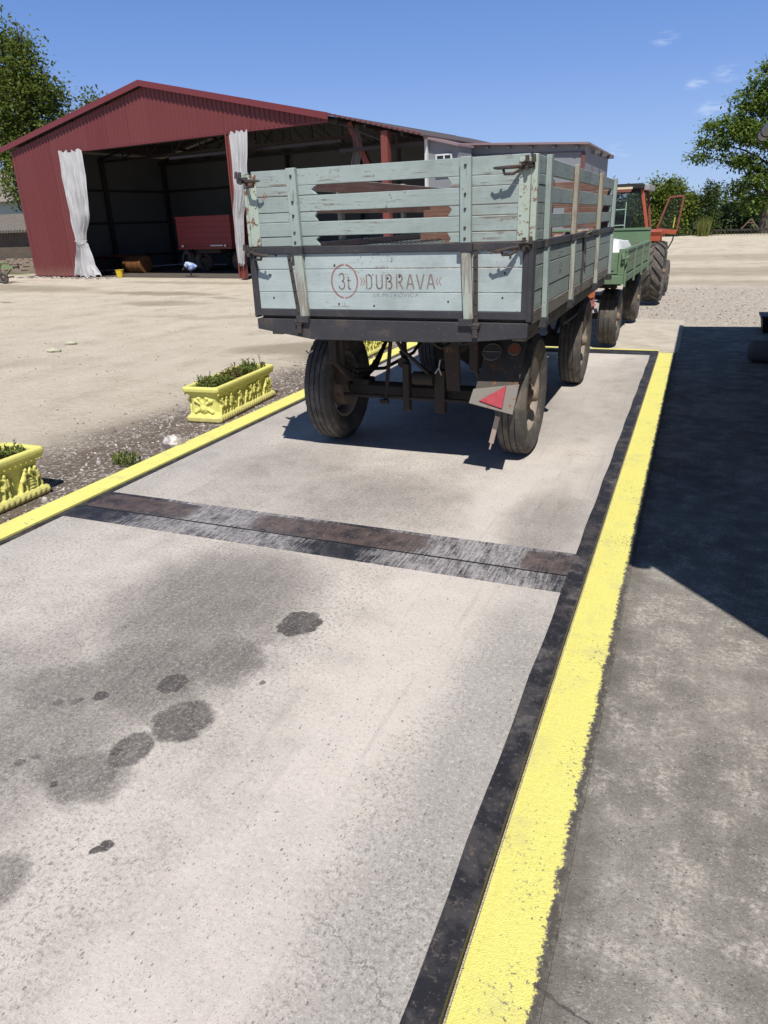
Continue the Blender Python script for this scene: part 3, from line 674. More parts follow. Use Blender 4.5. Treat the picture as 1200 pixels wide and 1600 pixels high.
for z0, z1 in LOW: b.box(-2.752, -.925, 4.400 + rnd(-.003, .003), 4.430, z0, z1, .0012)
T('tailgate', b, M_TEALLOW_X, bevel=.003)
# black frame of the tailgate and the straps
b = MB()
b.box(-2.79, -.885, 4.384, 4.425, 1.470, 1.513); b.box(-2.787, -.895, 4.388, 4.432, 1.072, 1.117)
b.box(-2.790, -2.750, 4.389, 4.431, 1.117, 1.470); b.box(-.945, -.905, 4.389, 4.431, 1.117, 1.470)
T('tailgate_frame', b, M_FRAME, bevel=.003)
for x in (-2.475, -1.222):
    b = MB(); dx = .035 if x < -2 else .005
    b.bar((x - dx * .5, 4.381, 1.465), (x + dx, 4.379, 1.035), .026, .008, up=(0, -1, 0))
    for q in range(6):
        z = 1.44 - q * .068; xx = x - dx * .5 + dx * 1.5 * (1.465 - z) / .43
        b.cyl((xx, 4.376, z), (xx, 4.370, z), .007, n=8)
    b.box(x + dx - .022, x + dx + .022, 4.352, 4.385, 1.018, 1.052); b.cyl((x + dx - .03, 4.365, 1.04), (x + dx + .03, 4.365, 1.04), .016, n=10)
    b.box(x + dx - .016, x + dx + .016, 4.355, 4.374, .965, 1.02)
    T('hinge_strap', b, M_HOOK, bevel=.002)
for x, lean in ((-2.418, .010), (-1.285, .004)):
    b = MB(); b.bar((x - lean, 4.380, 1.976), (x, 4.378, 1.515), .066, .036, up=(0, -1, 0)); T('stake', b, M_TEAL_Z, bevel=.003)
    b = MB(); b.bar((x + .004, 4.374, 1.469), (x + .022, 4.374, 1.075), .060, .028, up=(0, -1, 0)); T('stake', b, M_PALE_Z, bevel=.003)
    b = MB(); b.box(x - .045, x + .045, 4.352, 4.3835, 1.468, 1.517); b.box(x - .036, x + .055, 4.348, 4.386, 1.035, 1.078)
    for z in (1.93, 1.78, 1.70, 1.60, 1.54):
        b.cyl((x - lean * .5, 4.362, z), (x - lean * .5, 4.352, z), .008, n=8)
    T('stake_socket', b, M_FRAME, bevel=.002)
# steel corner plates and posts
for x0, x1, s in ((-2.772, -2.700, 1), (-.985, -.918, 1)):
    b = MB(); b.box(x0, x1, 4.3905, 4.4015, 1.519, 1.952)
    for z in (1.56, 1.66, 1.76, 1.86, 1.93): b.cyl(((x0 if x0 < -2 else x0) + .016 + (.04 if x0 < -2 else 0), 4.391, z), ((x0 if x0 < -2 else x0) + .016 + (.04 if x0 < -2 else 0), 4.385, z), .007, n=8)
    T('corner_plate', b, M_TPLATE, bevel=.002)
for x0, x1 in ((-2.797, -2.776), (-.914, -.879)):
    b = MB(); b.box(x0, x1, 4.392, 4.44, 1.516, 1.968); T('corner_post', b, M_TPLATE, bevel=.003)
    b = MB(); b.box(x0, x1 - .001, 4.386, 4.45, 1.06, 1.5145); T('corner_post', b, M_FRAME, bevel=.003)
# bumper beam with cut lower corners
b = MB(); b.prism([(-2.775, 1.054), (-2.775, .985), (-2.35, .922), (-1.55, .925), (-1.23, .938), (-.896, .968), (-.896, 1.054)], 4.376, 4.392, 'XZ'); b.box(-2.775, -.896, 4.392, 4.47, 1.030, 1.054)
T('rear_beam', b, M_FRAME, bevel=.003)
# latches with their handles: upper right, upper left, lower right, lower left
def latch(x, z, s, drop, nm='latch'):
    b = MB(); y = 4.39
    for q in range(3): b.tube([(x + s * (.02 + rnd(-.01, .01)), y - .012, z + rnd(-.012, .012)), (x + s * .05, y - .03 - .008 * q, z + .004 + .012 * (q - 1)), (x + s * .085, y - .01, z + rnd(-.01, .018))], .0075, 7)
    b.box(x + s * .012, x + s * .085, y - .016, y + .004, z - .02, z + .014); b.cyl((x + s * .05, y - .03, z - .028), (x + s * .05, y - .03, z + .045), .011, n=9)
    b.cyl((x + s * .085, y - .018, z + .01), (x + s * .085, y - .018, z + .05), .014, .009, n=8)
    # loop handle standing off the boards
    p = [(x + s * .015, y - .02, z - .008), (x - s * .03, y - .075, z - .012), (x - s * .10, y - .085, z - .014 - drop), (x - s * .125, y - .075, z - .012 - drop)]
    b.tube(p, [.010, .010, .009, .006], 7)
    p = [(x + s * .01, y - .025, z - .025), (x - s * .02, y - .06, z - .045), (x - s * .065, y - .066, z - .045), (x - s * .075, y - .066, z - .015)]
    b.tube(p, .0085, 7)
    T(nm, b, M_HOOK)
latch(-.985, 1.915, 1, .0); latch(-2.745, 1.925, -1, .0); latch(-.985, 1.492, 1, .012); latch(-2.735, 1.485, -1, .006)
# sides
def side(xs, s):
    """s=+1 right side, -1 left; xs = outer face"""
    o = lambda a, c: (xs - s * a, xs - s * c)
    b = MB()
    for z0, z1, full in UP:
        x0, x1 = o(.022 + rnd(-.003, .003), .046)
        if full: b.box(x0, x1, 4.45, YF, z0, z1, .0015)
        else:
            b.box(x0, x1, 4.45, 4.80, z0, z1); b.box(x0, x1, 8.32, YF, z0, z1)
    T('side_extension', b, M_TEAL_Y, bevel=.003)
    b = MB()
    for z0, z1, full in UP:
        if full: b.box(*o(.047, .053), 4.47, YF - .01, z0 + .003, z1 - .003)
        else: b.box(*o(.047, .053), 4.47, 4.795, z0 + .003, z1 - .003)
    T('side_lining', b, M_INSIDE)
    b = MB()
    for z0, z1 in LOW: b.box(*o(.018 + rnd(-.002, .002), .046), 4.455, YF, z0, z1, .0012)
    T('side_board', b, M_TEALLOW_Y, bevel=.003)
    b = MB(); b.box(*o(.006, .05), 4.453, YF, 1.471, 1.5135); T('side_rail', b, M_FRAME, bevel=.003)
    b = MB(); b.box(*o(.012, .05), 4.453, YF, 1.035, 1.1165); b.box(*o(.05, .14), 4.5, YF, .93, 1.03); T('sill_beam', b, M_BEAM_Y, bevel=.004)
    for y, mt_u, mt_l in ((4.76, M_TEAL_Z, M_TEAL_Z), (5.83, M_RAW_Z, M_PALE_Z), (7.27, M_RAW_Z, M_PALE_Z), (8.44, M_TEAL_Z, M_TEAL_Z)):
        j = rnd(-.01, .01)
        b = MB(); b.bar((xs - s * .004, y + j, 1.982), (xs - s * .004, y, 1.5145), .034, .07, up=(0, 1, 0)); T('stake', b, mt_u, bevel=.003)
        b = MB(); b.bar((xs, y, 1.470), (xs + s * .004, y + .012, 1.045), .032, .062, up=(0, 1, 0)); T('stake', b, mt_l, bevel=.003)
        b = MB(); b.box(*o(-.016, .022), y - .045, y + .045, 1.468, 1.517); b.box(*o(-.024, .03), y - .032, y + .056, .985, 1.04); b.cyl((xs + s * .02, y + .012, .99), (xs + s * .02, y + .012, 1.045), .012, n=8)
        T('stake_socket', b, M_FRAME, bevel=.002)
    b = MB(); b.bar((xs - s * .010, 6.45, 1.47), (xs - s * .010, 6.46, 1.06), .012, .035, up=(0, 1, 0)); T('hinge_strap', b, M_HOOK)
    b = MB(); b.tube([(xs + s * .01, 6.38, 1.50), (xs + s * .05, 6.40, 1.52), (xs + s * .06, 6.5, 1.51), (xs + s * .01, 6.55, 1.49)], .010, 7); b.box(*o(-.02, .01), 6.36, 6.58, 1.475, 1.50); T('latch', b, M_HOOK)
side(XR, 1); side(XL, -1)
# front wall, floor
b = MB()
for z0, z1, full in UP:
    if full: b.box(-2.74, -.925, 8.50, 8.524, z0, z1, .0015)
    else: b.box(-2.74, -2.26, 8.50, 8.524, z0, z1); b.box(-1.40, -.925, 8.50, 8.524, z0, z1)
for z0, z1 in LOW: b.box(-2.74, -.925, 8.50, 8.53, z0, z1)
T('front_panel', b, M_INSIDE_X, bevel=.003)
b = MB()
for i in range(12): b.box(-2.745 + i * .1515, -2.745 + i * .1515 + .149, 4.435, 8.495, 1.055, 1.085)
T('floor', b, M_INSIDE)
# rough boards stacked and leaning inside: what shows brown through the slots
b = MB()
for i in range(7):
    z = 1.55 + i * .048; b.bar((-2.45 + rnd(-.1, .1), 6.9 + i * .09, z + rnd(-.05, .05)), (-1.28 + rnd(-.1, .1), 6.9 + i * .09, z + rnd(-.05, .05) + .02), .03, .11, up=(0, 0, 1))
for x in (-2.3, -1.4): b.box(x - .04, x + .04, 7.55, 7.62, 1.09, 1.95)
lb = obj('plank_stack', b, M_INSIDE_X, bevel=.003); tag(lb, 'rough brown boards leaning inside the mint plank trailer', 'boards')
# sagging chain behind the lowest slot
b = MB()
for i in range(34):
    u = i / 33; p = Vector((-2.02 + .55 * u, 4.445, 1.548 - .02 * math.sin(PI * u) - .012 * u)); d = Vector((.55, 0, -.04)).normalized()
    e = Vector((0, 1, 0)) if i % 2 else Vector((0, 0, 1))
    b.tube([p + d * .011 * math.cos(a) + e * .006 * math.sin(a) for a in [k * PI / 4 for k in range(8)]], .0022, 5, closed=True)
T('chain', b, M_HOOK)
# lettering
def strokes(b, paths, x0, z0, wx, hz, th, y, mb=None):
    for pth in paths:
        pts = [Vector((x0 + u * wx, y, z0 + v * hz)) for u, v in pth]
        for a, c in zip(pts, pts[1:]):
            d = (c - a)
            if d.length < 1e-5: continue
            d.normalize(); nrm = Vector((-d.z, 0, d.x)) * th / 2; e = d * th * .18
            b.add([a - e - nrm, c + e - nrm, c + e + nrm, a - e + nrm], [(0, 1, 2, 3)])
def arc(cx, cy, rx, ry, a0, a1, n=10): return [(cx + rx * math.cos(math.radians(a0 + (a1 - a0) * i / n)), cy + ry * math.sin(math.radians(a0 + (a1 - a0) * i / n))) for i in range(n + 1)]
GL = {'D': [[(.1, 0), (.1, 1)], [(.3, 1)] + arc(.42, .72, .42, .28, 90, 0, 5) + arc(.42, .28, .42, .28, 0, -90, 5) + [(.3, 0)]],
      'U': [[(.1, 1), (.1, .3)] + arc(.5, .28, .4, .28, 180, 275, 6), arc(.5, .28, .4, .28, 285, 360, 5) + [(.9, 1)]],
      'B': [[(.1, 0), (.1, 1)], [(.3, 1)] + arc(.5, .76, .32, .24, 90, -90, 7) + [(.32, .52)], [(.5, .52)] + arc(.52, .26, .36, .26, 90, -90, 7) + [(.3, 0)]],
      'R': [[(.1, 0), (.1, 1)], [(.3, 1)] + arc(.5, .74, .36, .26, 90, -90, 7) + [(.3, .48)], [(.5, .44), (.92, 0)]],
      'A': [[(.0, 0), (.44, 1)], [(.56, 1), (1, 0)], [(.26, .34), (.74, .34)]], 'V': [[(0, 1), (.44, 0)], [(.56, 0), (1, 1)]],
      '3': [arc(.45, .74, .42, .25, 160, -80, 9), arc(.45, .26, .48, .27, 80, -170, 10)], 't': [[(.25, 1.05), (.25, .25)] + arc(.55, .22, .3, .22, 180, 300, 5), [(0, .74), (.75, .74)]]}
LY = 4.3965
def letter_part(mb, mt, label=None):
    o = T('lettering', mb, mt, smooth=False, fix=False, split=False); return o
b = MB(); b_red = MB()
word_x = [-1.952, -1.882, -1.815, -1.744, -1.673, -1.606, -1.537]
for ch, x in zip('DUBRAVA', word_x): strokes(b, GL[ch], x, 1.250, .048, .086, .0105, LY)
for x in (-1.990, -1.972): strokes(b_red, [[(0, 1), (.8, .5), (0, 0)]], x, 1.272, .016, .046, .006, LY)
letter_part(b_red, M_LET_RED); b_red = MB()
for x in (-1.478, -1.460): strokes(b_red, [[(.8, 1), (0, .5), (.8, 0)]], x, 1.272, .016, .046, .006, LY)
letter_part(b, M_LET_BRN); letter_part(b_red, M_LET_RED)
b = MB(); strokes(b, [[(math.cos(a), math.sin(a)) for a in [k * PI / 24 for k in range(int(48 * q0), int(48 * q1) + 1)]] for q0, q1 in ((0, .245), (.255, .745), (.755, 1))], -2.103, 1.296, .092, .103, .011, LY)
letter_part(b, M_LET_RED)
b = MB(); strokes(b, GL['3'], -2.142, 1.248, .042, .098, .010, LY); strokes(b, GL['t'], -2.082, 1.248, .030, .072, .010, LY); letter_part(b, M_LET_BRN)
def text_part(txt, size, loc, rot, mt, parent, sx=1.0):
    cu = bpy.data.curves.new('txt', 'FONT'); cu.body = txt; cu.size = size; cu.space_character = 1.15
    to = bpy.data.objects.new('txt', cu); scn.collection.objects.link(to)
    dg = bpy.context.evaluated_depsgraph_get(); me = bpy.data.meshes.new_from_object(to.evaluated_get(dg))
    bpy.data.objects.remove(to)
    me.transform(chain_matrix(parent).inverted() @ Matrix.Translation(loc) @ Euler(rot).to_matrix().to_4x4() @ Matrix.Diagonal((sx, 1, 1, 1)))
    me.materials.clear(); me.materials.append(mt); me.name = 'lettering'
    o = bpy.data.objects.new('lettering', me); scn.collection.objects.link(o); o.parent = parent; return o
text_part('SR.MITROVICA', .036, (-1.905, LY, 1.200), (PI / 2, 0, 0), M_LET_GREY, tr, 1.18)
# little stencilled marks and the screw heads on the boards
b = MB(); strokes(b, [[(0, 0), (.6, 1)], [(.3, 0), (1, .9)], [(0, .5), (1, .5)]], -2.665, 1.800, .04, .045, .006, 4.3935); T('lettering', b, M_LET_RED, smooth=False, fix=False, split=False)
b = MB()
for (x, z) in ((-2.17, 1.395), (-2.15, 1.155), (-1.40, 1.175), (-1.02, 1.43), (-2.6, 1.46), (-1.9, 1.145), (-1.72, 1.325), (-1.80, 1.315), (-1.06, 1.2), (-1.05, 1.34), (-2.66, 1.34), (-2.64, 1.19)):
    b.cyl((x, 4.401, z), (x, 4.3945, z), .009, .006, n=8)
T('bolt', b, M_HOOK)
# wheels
W0 = make_wheel(tr, .44, .215, .262, (-1.085 - XC, 5.20 - 6.45, .44))
for x, y, rz in ((-2.582, 5.20, PI), (-1.085, 7.75, 0), (-2.582, 7.75, PI)): dup_wheel(W0, tr, (x - XC, y - 6.45, .44), rz)
# chassis, axles, springs
b = MB()
for x in (-2.30, -1.37): b.box(x - .04, x + .04, 4.48, 8.5, .90, 1.03)
for y in (4.6, 5.2, 6.2, 7.2, 7.75, 8.4): b.box(-2.6, -1.06, y - .03, y + .03, .935, 1.028)
T('chassis', b, M_DARKIRON)
for y in (5.20, 7.75):
    b = MB(); b.box(-2.47, -1.20, y - .045, y + .045, .375, .455); b.cyl((-2.5, y, .44), (-1.17, y, .44), .038, n=10)
    for x in (-2.36, -1.31): b.box(x - .07, x + .07, y - .07, y + .07, .455, .50)
    T('axle', b, M_DARKIRON, bevel=.006)
    for x in (-2.36, -1.31):
        b = MB()
        for k in range(6):
            L = .52 - k * .07
            b.tube([(x, y - L, .62 - k * .014 + .11 * (L / .52) ** 2), (x, y - L / 2, .54 - k * .006), (x, y, .515 + (5 - k) * .010 - .03), (x, y + L / 2, .54 - k * .006), (x, y + L, .62 - k * .014 + .11 * (L / .52) ** 2)], .018, 6)
        T('leaf_spring', b, M_DARKIRON)
b = MB()
for x in (-2.455, -1.545): b.hexa([(x - .05, 4.98, .48), (x + .05, 4.98, .48), (x + .05, 5.0, .48), (x - .05, 5.0, .48), (x - .065, 4.9, .94), (x + .065, 4.9, .94), (x + .065, 4.92, .94), (x - .065, 4.92, .94)])
for x in (-2.36, -1.31):
    for s in (-1, 1): b.box(x - .03, x + .03, 5.2 + s * .5 - .03, 5.2 + s * .5 + .03, .70, .93)
T('hanger_bracket', b, M_RUSTY, bevel=.004)
b = MB()      # brake linkage
b.bar((-2.045, 5.05, .93), (-2.095, 5.0, .36), .03, .022); b.bar((-1.985, 5.12, .93), (-1.965, 5.1, .62), .04, .02); b.bar((-2.0, 5.1, .74), (-1.9, 5.1, .50), .03, .02)
b.cyl((-1.965, 5.1, .66), (-1.965, 5.04, .66), .04, n=12); b.cyl((-2.45, 5.02, .40), (-1.25, 5.02, .40), .016, n=8); b.box(-1.95, -1.9, 5.0, 5.06, .30, .66); b.box(-1.70, -1.62, 5.0, 5.08, .30, .62)
b.cyl((-1.86, 5.0, .56), (-1.70, 5.0, .56), .05, n=12); b.bar((-2.13, 4.98, .37), (-2.06, 4.98, .37), .03, .03)
T('brake_linkage', b, M_RUSTY, bevel=.003)
b = MB(); b.cyl((-1.80, 5.62, .70), (-1.80, 5.92, .70), .115, n=20); b.lathe([(0, .06), (.03, .26), (.11, .31), (.19, .26), (.22, .06)], (-1.72, 6.3, .68), 'Y', 28); T('air_tank', b, M_DARKIRON)
for pts in ([(-1.93, 4.75, .94), (-1.87, 4.8, .80), (-1.76, 4.9, .66), (-1.72, 5.0, .58)], [(-1.62, 4.7, .94), (-1.60, 4.72, .86), (-1.56, 4.75, .83), (-1.50, 4.78, .86), (-1.40, 4.72, .90)], [(-2.30, 4.9, .62), (-2.22, 5.3, .56), (-2.12, 5.7, .62), (-2.02, 6.0, .86)], [(-1.45, 4.6, .93), (-1.38, 4.62, .885), (-1.28, 4.64, .90)]):
    b = MB(); b.tube(pts, .014, 7); T('hose', b, M_HOSE)
b = MB(); b.tube([(-1.62, 4.9, .72), (-1.63, 4.9, .66), (-1.66, 4.9, .62)], .005, 5); b.tube([(-1.63, 4.9, .66), (-1.61, 4.9, .61)], .005, 5); b.tube([(-2.60, 4.72, .78), (-2.57, 4.70, .765), (-2.53, 4.70, .79)], .006, 5); T('loose_wire', b, material('pale_wire', col=(.45, .43, .4)))
# bent mudguard plate with lamps and the red triangle
def fl(u, v):        # u 0..1 across, v 0..1 downwards
    y = 4.76 - .30 * v; z = .895 - .36 * v - .02 * u * v; xl = -1.235 - .022 * v; xr = -.972 - .012 * v
    return Vector((xl + (xr - xl) * u, y, z))
b = MB()
for (v0, v1) in ((0, .70), (.70, .74), (.74, 1)):
    for th in (0,):
        a, c, d, e = fl(0, v0), fl(1, v0), fl(1, v1), fl(0, v1); off = Vector((0, .006, .006))
        b.hexa([e + off, d + off, c + off, a + off, e, d, c, a])
T('mudguard', b, material('grimy_mudguard', rusty((.075, .064, .054), .45, .85)), smooth=False)
b = MB(); nv = Vector((0, -.77, .64)); P = [fl(-.04, .80), fl(1.03, .66), fl(1.02, 1.10), fl(-.06, 1.02)]
b.hexa([p + nv * .002 for p in (P[3], P[2], P[1], P[0])] + [p + nv * .009 for p in (P[3], P[2], P[1], P[0])])
T('reflector_plate', b, material('grey_battered_sheet', rusty((.19, .175, .155), .4, .8)), smooth=False)
tri = [fl(.17, .98), fl(.76, 1.05), fl(.74, .71)]
b = MB(); b.add([p + nv * .0095 for p in tri] + [p + nv * .022 for p in tri], [(0, 2, 1), (3, 4, 5), (0, 1, 4, 3), (1, 2, 5, 4), (2, 0, 3, 5)])
def m_refl(t, b_, mt):
    C = t.co(); n1 = t.noise(C, 25, 4, .6); t.put(b_.inputs['Base Color'], t.mix(n1, (.26, .025, .04), (.38, .07, .085))); b_.inputs['Roughness'].default_value = .6; b_.inputs['Specular IOR Level'].default_value = .15; t.put(b_.inputs['Normal'], t.bump(t.vor(C, 120), .4, .002))
T('triangle_reflector', b, material('red_reflector', m_refl), bevel=.003)
for u, v, r, nm, colr in ((.20, .22, .056, 'tail_lamp', (.10, .09, .085)), (.74, .16, .038, 'tail_lamp', (.32, .11, .05))):
    c = fl(u, v); b = MB(); b.cyl(c - nv * .0, c + nv * .022, r, r * .92, 20); lo = T(nm, b, material('lamp_%s' % ('amber' if v < .2 else 'dull'), col=colr, rough=.35))
    b = MB(); d_, u_, v_ = basis(nv); b.tube([c + nv * .02 + (u_ * math.cos(a) + v_ * math.sin(a)) * r * 1.08 for a in [k * PI / 14 for k in range(28)]], .0045, 6, closed=True)
    if v > .2: b.tube([c + nv * .026 - u_ * r, c + nv * .026 + u_ * r], .004, 6)
    M = chain_matrix(lo).inverted(); obj('lamp_ring', b, material('dusty_ring', col=(.17, .15, .125), rough=.6), lo, world=True)
b = MB(); b.bar((-1.098, 4.52, .44), (-1.145, 4.55, .245), .032, .012, up=(0, -1, 0)); b.cyl((-1.143, 4.55, .25), (-1.155, 4.55, .20), .006, n=6); T('hanging_strap', b, material('worn_strap', col=(.42, .33, .27), rough=.8))
# drawbar and turntable
b = MB(); b.lathe([(0, .30), (.0, .36), (.05, .36), (.05, .30)], (XC, 7.75, .80), 'Z', 32, closed=True); b.box(-2.3, -1.37, 7.65, 7.85, .72, .80); T('turntable', b, M_DARKIRON)
b = MB(); b.bar((XC - .38, 8.0, .60), (XC, 9.35, .62), .06, .07); b.bar((XC + .38, 8.0, .60), (XC, 9.35, .62), .06, .07); b.lathe([(-.02, .03), (-.02, .06), (.02, .06), (.02, .03)], (XC, 9.42, .62), 'Z', 16, closed=True); T('drawbar', b, M_DARKIRON)
b = MB(); b.tube([(-.99, 6.2, 1.0), (-.985, 6.22, .82), (-.99, 6.4, .80), (-.99, 7.0, .80), (-.98, 7.1, .86), (-.99, 7.15, 1.0)], .016, 7); T('guard_rail', b, M_DARKIRON)
b = MB(); b.box(-1.30, -1.08, 6.25, 6.95, .80, 1.0); T('tool_box', b, M_DARKIRON, bevel=.01)
# heaped load seen through the lowest side slots
def m_load(t, b_, mt):
    t.put(b_.inputs['Base Color'], t.ramp(t.island(), [(0, (.13, .07, .055)), (.5, (.27, .18, .14)), (1, (.42, .33, .27))])); b_.inputs['Roughness'].default_value = .9
b = MB()
for i in range(900):
    x, y = rnd(-2.7, -.95), rnd(4.75, 8.3); h = 1.09 + .30 * (0.4 + 0.6 * min(1, (y - 4.4) / 2)) * (0.5 + .9 * (x + 2.75) / 1.85) * rnd(.75, 1.0)
    b.ball((x, y, h), (rnd(.025, .05), rnd(.025, .05), rnd(.02, .035)), 6, 4)
b.box(-2.7, -.94, 4.75, 8.4, 1.0845, 1.13)
tag(obj('rubble_load', b, material('rubble', m_load)), 'brown rubble lying loose on the floor of the mint plank trailer', None, kind='stuff')

# ================================================================== green trailer
M_GREEN = material('green_boards', wood_paint('Y', (0.20, 0.265, 0.165), (0.27, 0.25, 0.18), .45, .48)); M_GREEN_X = material('green_end_boards', wood_paint('X', (0.145, 0.235, 0.14), (0.22, 0.21, 0.15), .35, .53))
M_GREENST = material('green_steel', rusty((0.15, 0.235, 0.14), 0.3))
gt = thing('farm_trailer', 'low green flatbed trailer with wooden sides coupled right behind the red tractor', 'trailer', (-1.725, 9.85, 0), math.radians(-1.6))
G = lambda n, mb, mt, **k: obj(n, mb, mt, gt, **k)
HW, GL_, Z0, Z1 = 0.885, 3.15, .84, 1.215
b = MB(); b.box(-HW + .06, HW - .06, 0, .035, Z0 + .10, Z1 - .02); b.box(-HW + .12, HW - .12, -.012, 0, Z0 + .14, Z1 - .07); G('tailgate', b, M_GREEN_X, bevel=.004)
b = MB(); b.box(-HW, HW, -.05, .05, Z0 - .02, Z0 + .085); G('rear_beam', b, M_GREENST, bevel=.006)
for s in (-1, 1):
    b = MB()
    for k in range(2): b.box(s * HW, s * (HW - .03), .06, GL_, Z0 + .1 + k * .135, Z0 + .1 + k * .135 + .128)
    G('side_board', b, M_GREEN, bevel=.003)
    b = MB(); b.box(s * (HW + .012), s * (HW - .045), .04, GL_, Z1 - .015, Z1 + .015); G('side_rail', b, M_GREENST, bevel=.003)
    b = MB(); b.box(s * (HW + .008), s * (HW - .05), .04, GL_, Z0 - .01, Z0 + .075); G('sill_beam', b, M_GREENST, bevel=.003)
    for y in (.08, 1.1, 2.1, 3.08):
        b = MB(); b.box(s * (HW + .022), s * (HW - .002), y - .03, y + .03, Z0 - .06, Z1); G('stake', b, M_GREENST, bevel=.002)
    b = MB(); b.box(s * HW, s * (HW - .075), -.02, .055, Z0 + .09, Z1 + .02); b.tube([(s * (HW - .03), -.05, Z1 - .10), (s * (HW + .03), -.06, Z1 - .08), (s * (HW + .05), .0, Z1 - .06)], .013, 7); b.cyl((s * (HW - .02), -.03, Z1 - .15), (s * (HW - .02), -.03, Z1 - .03), .02, n=8)
    G('corner_latch', b, M_GREENST, bevel=.002)
b = MB(); b.box(-HW, HW, GL_ - .03, GL_, Z0, 1.42); b.box(-HW, HW, GL_ - .045, GL_ - .03, 1.385, 1.42); G('headboard', b, M_GREEN_X, bevel=.003)
b = MB(); b.box(-HW + .03, HW - .03, .03, GL_ - .03, Z0 + .06, Z0 + .09); G('floor', b, M_GREEN)
b = MB(); b.box(-.45, -.37, 0, GL_, .70, .82); b.box(.37, .45, 0, GL_, .70, .82)
for y in (.15, .5, 1.7, 2.9): b.box(-.8, .8, y - .03, y + .03, .76, .825)
b.box(-.7, .7, .46, .54, .33, .40); b.box(-.7, .7, 2.86, 2.94, .33, .40)
for x in (-.41, .41):
    for y in (.5, 2.9): b.box(x - .035, x + .035, y - .05, y + .05, .39, .71)
G('chassis', b, M_DARKIRON)
b = MB(); b.bar((-.3, 3.0, .5), (0, 4.6, .5), .06, .06); b.bar((.3, 3.0, .5), (0, 4.6, .5), .06, .06); G('drawbar', b, M_DARKIRON)
g0 = make_wheel(gt, .36, .235, .20, (.70, .50, .36), M_RIM, 3)
for x, y, rz in ((-.70, .50, PI), (.70, 2.95, 0), (-.70, 2.95, PI)): dup_wheel(g0, gt, (x, y, .36), rz)
b = MB(); b.cyl((.52, -.07, .70), (.52, -.05, .70), .045, n=16); G('tail_lamp', b, material('dull_orange_lamp', col=(.45, .14, .05), rough=.4))
b = MB(); b.box(.48, .56, -.05, -.02, .52, .78); b.tube([(.50, -.07, .58), (.54, -.09, .56), (.58, -.07, .58)], .012, 6); b.bar((.53, -.055, .56), (.515, -.055, .40), .05, .008, up=(0, -1, 0)); G('lamp_bracket', b, material('faded_red_bracket', rusty((.36, .13, .13), .2)))
# sack sheet and canister carried by it
b = MB(); n = 14
for i in range(n):
    for j in range(n):
        pass
vs = []; 
for i in range(n + 1):
    for j in range(n + 1):
        u, v = i / n, j / n; x = .02 + .74 * u; y = .95 + 1.5 * v
        edge = min(u, 1 - u, v, 1 - v); z = .935 + .345 * min(1, edge * 9) + .02 * math.sin(9 * u + 4 * v) + rnd(-.006, .006)
        vs.append((x + rnd(-.006, .006), y, z))
b.add(vs, [(i * (n + 1) + j, (i + 1) * (n + 1) + j, (i + 1) * (n + 1) + j + 1, i * (n + 1) + j + 1) for i in range(n) for j in range(n)])
M_ = gt.matrix_basis
o = obj('covered_bales', b, material('white_sheeting', col=(.68, .70, .70), rough=.55)); o.data.transform(M_)
tag(o, 'white plastic sheet wrapped over a load in the green trailer', 'covered load')
can = thing('canister', 'small dark grey canister standing beside the white sheet in the green trailer', 'canister', tuple(M_ @ Vector((.55, .42, Z0 + .09))), math.radians(-1.6))
b = MB(); b.box(-.11, .11, -.08, .08, 0, .31); obj('can_body', b, material('dark_plastic', col=(.06, .065, .07), rough=.5), can, bevel=.02)
b = MB(); b.tube([(-.07, 0, .30), (-.06, 0, .35), (.04, 0, .35), (.05, 0, .30)], .012, 8); obj('handle', b, MATS['dark_plastic'], can)
b = MB(); b.cyl((.085, 0, .30), (.085, 0, .34), .022, n=12); obj('cap', b, MATS['dark_plastic'], can)

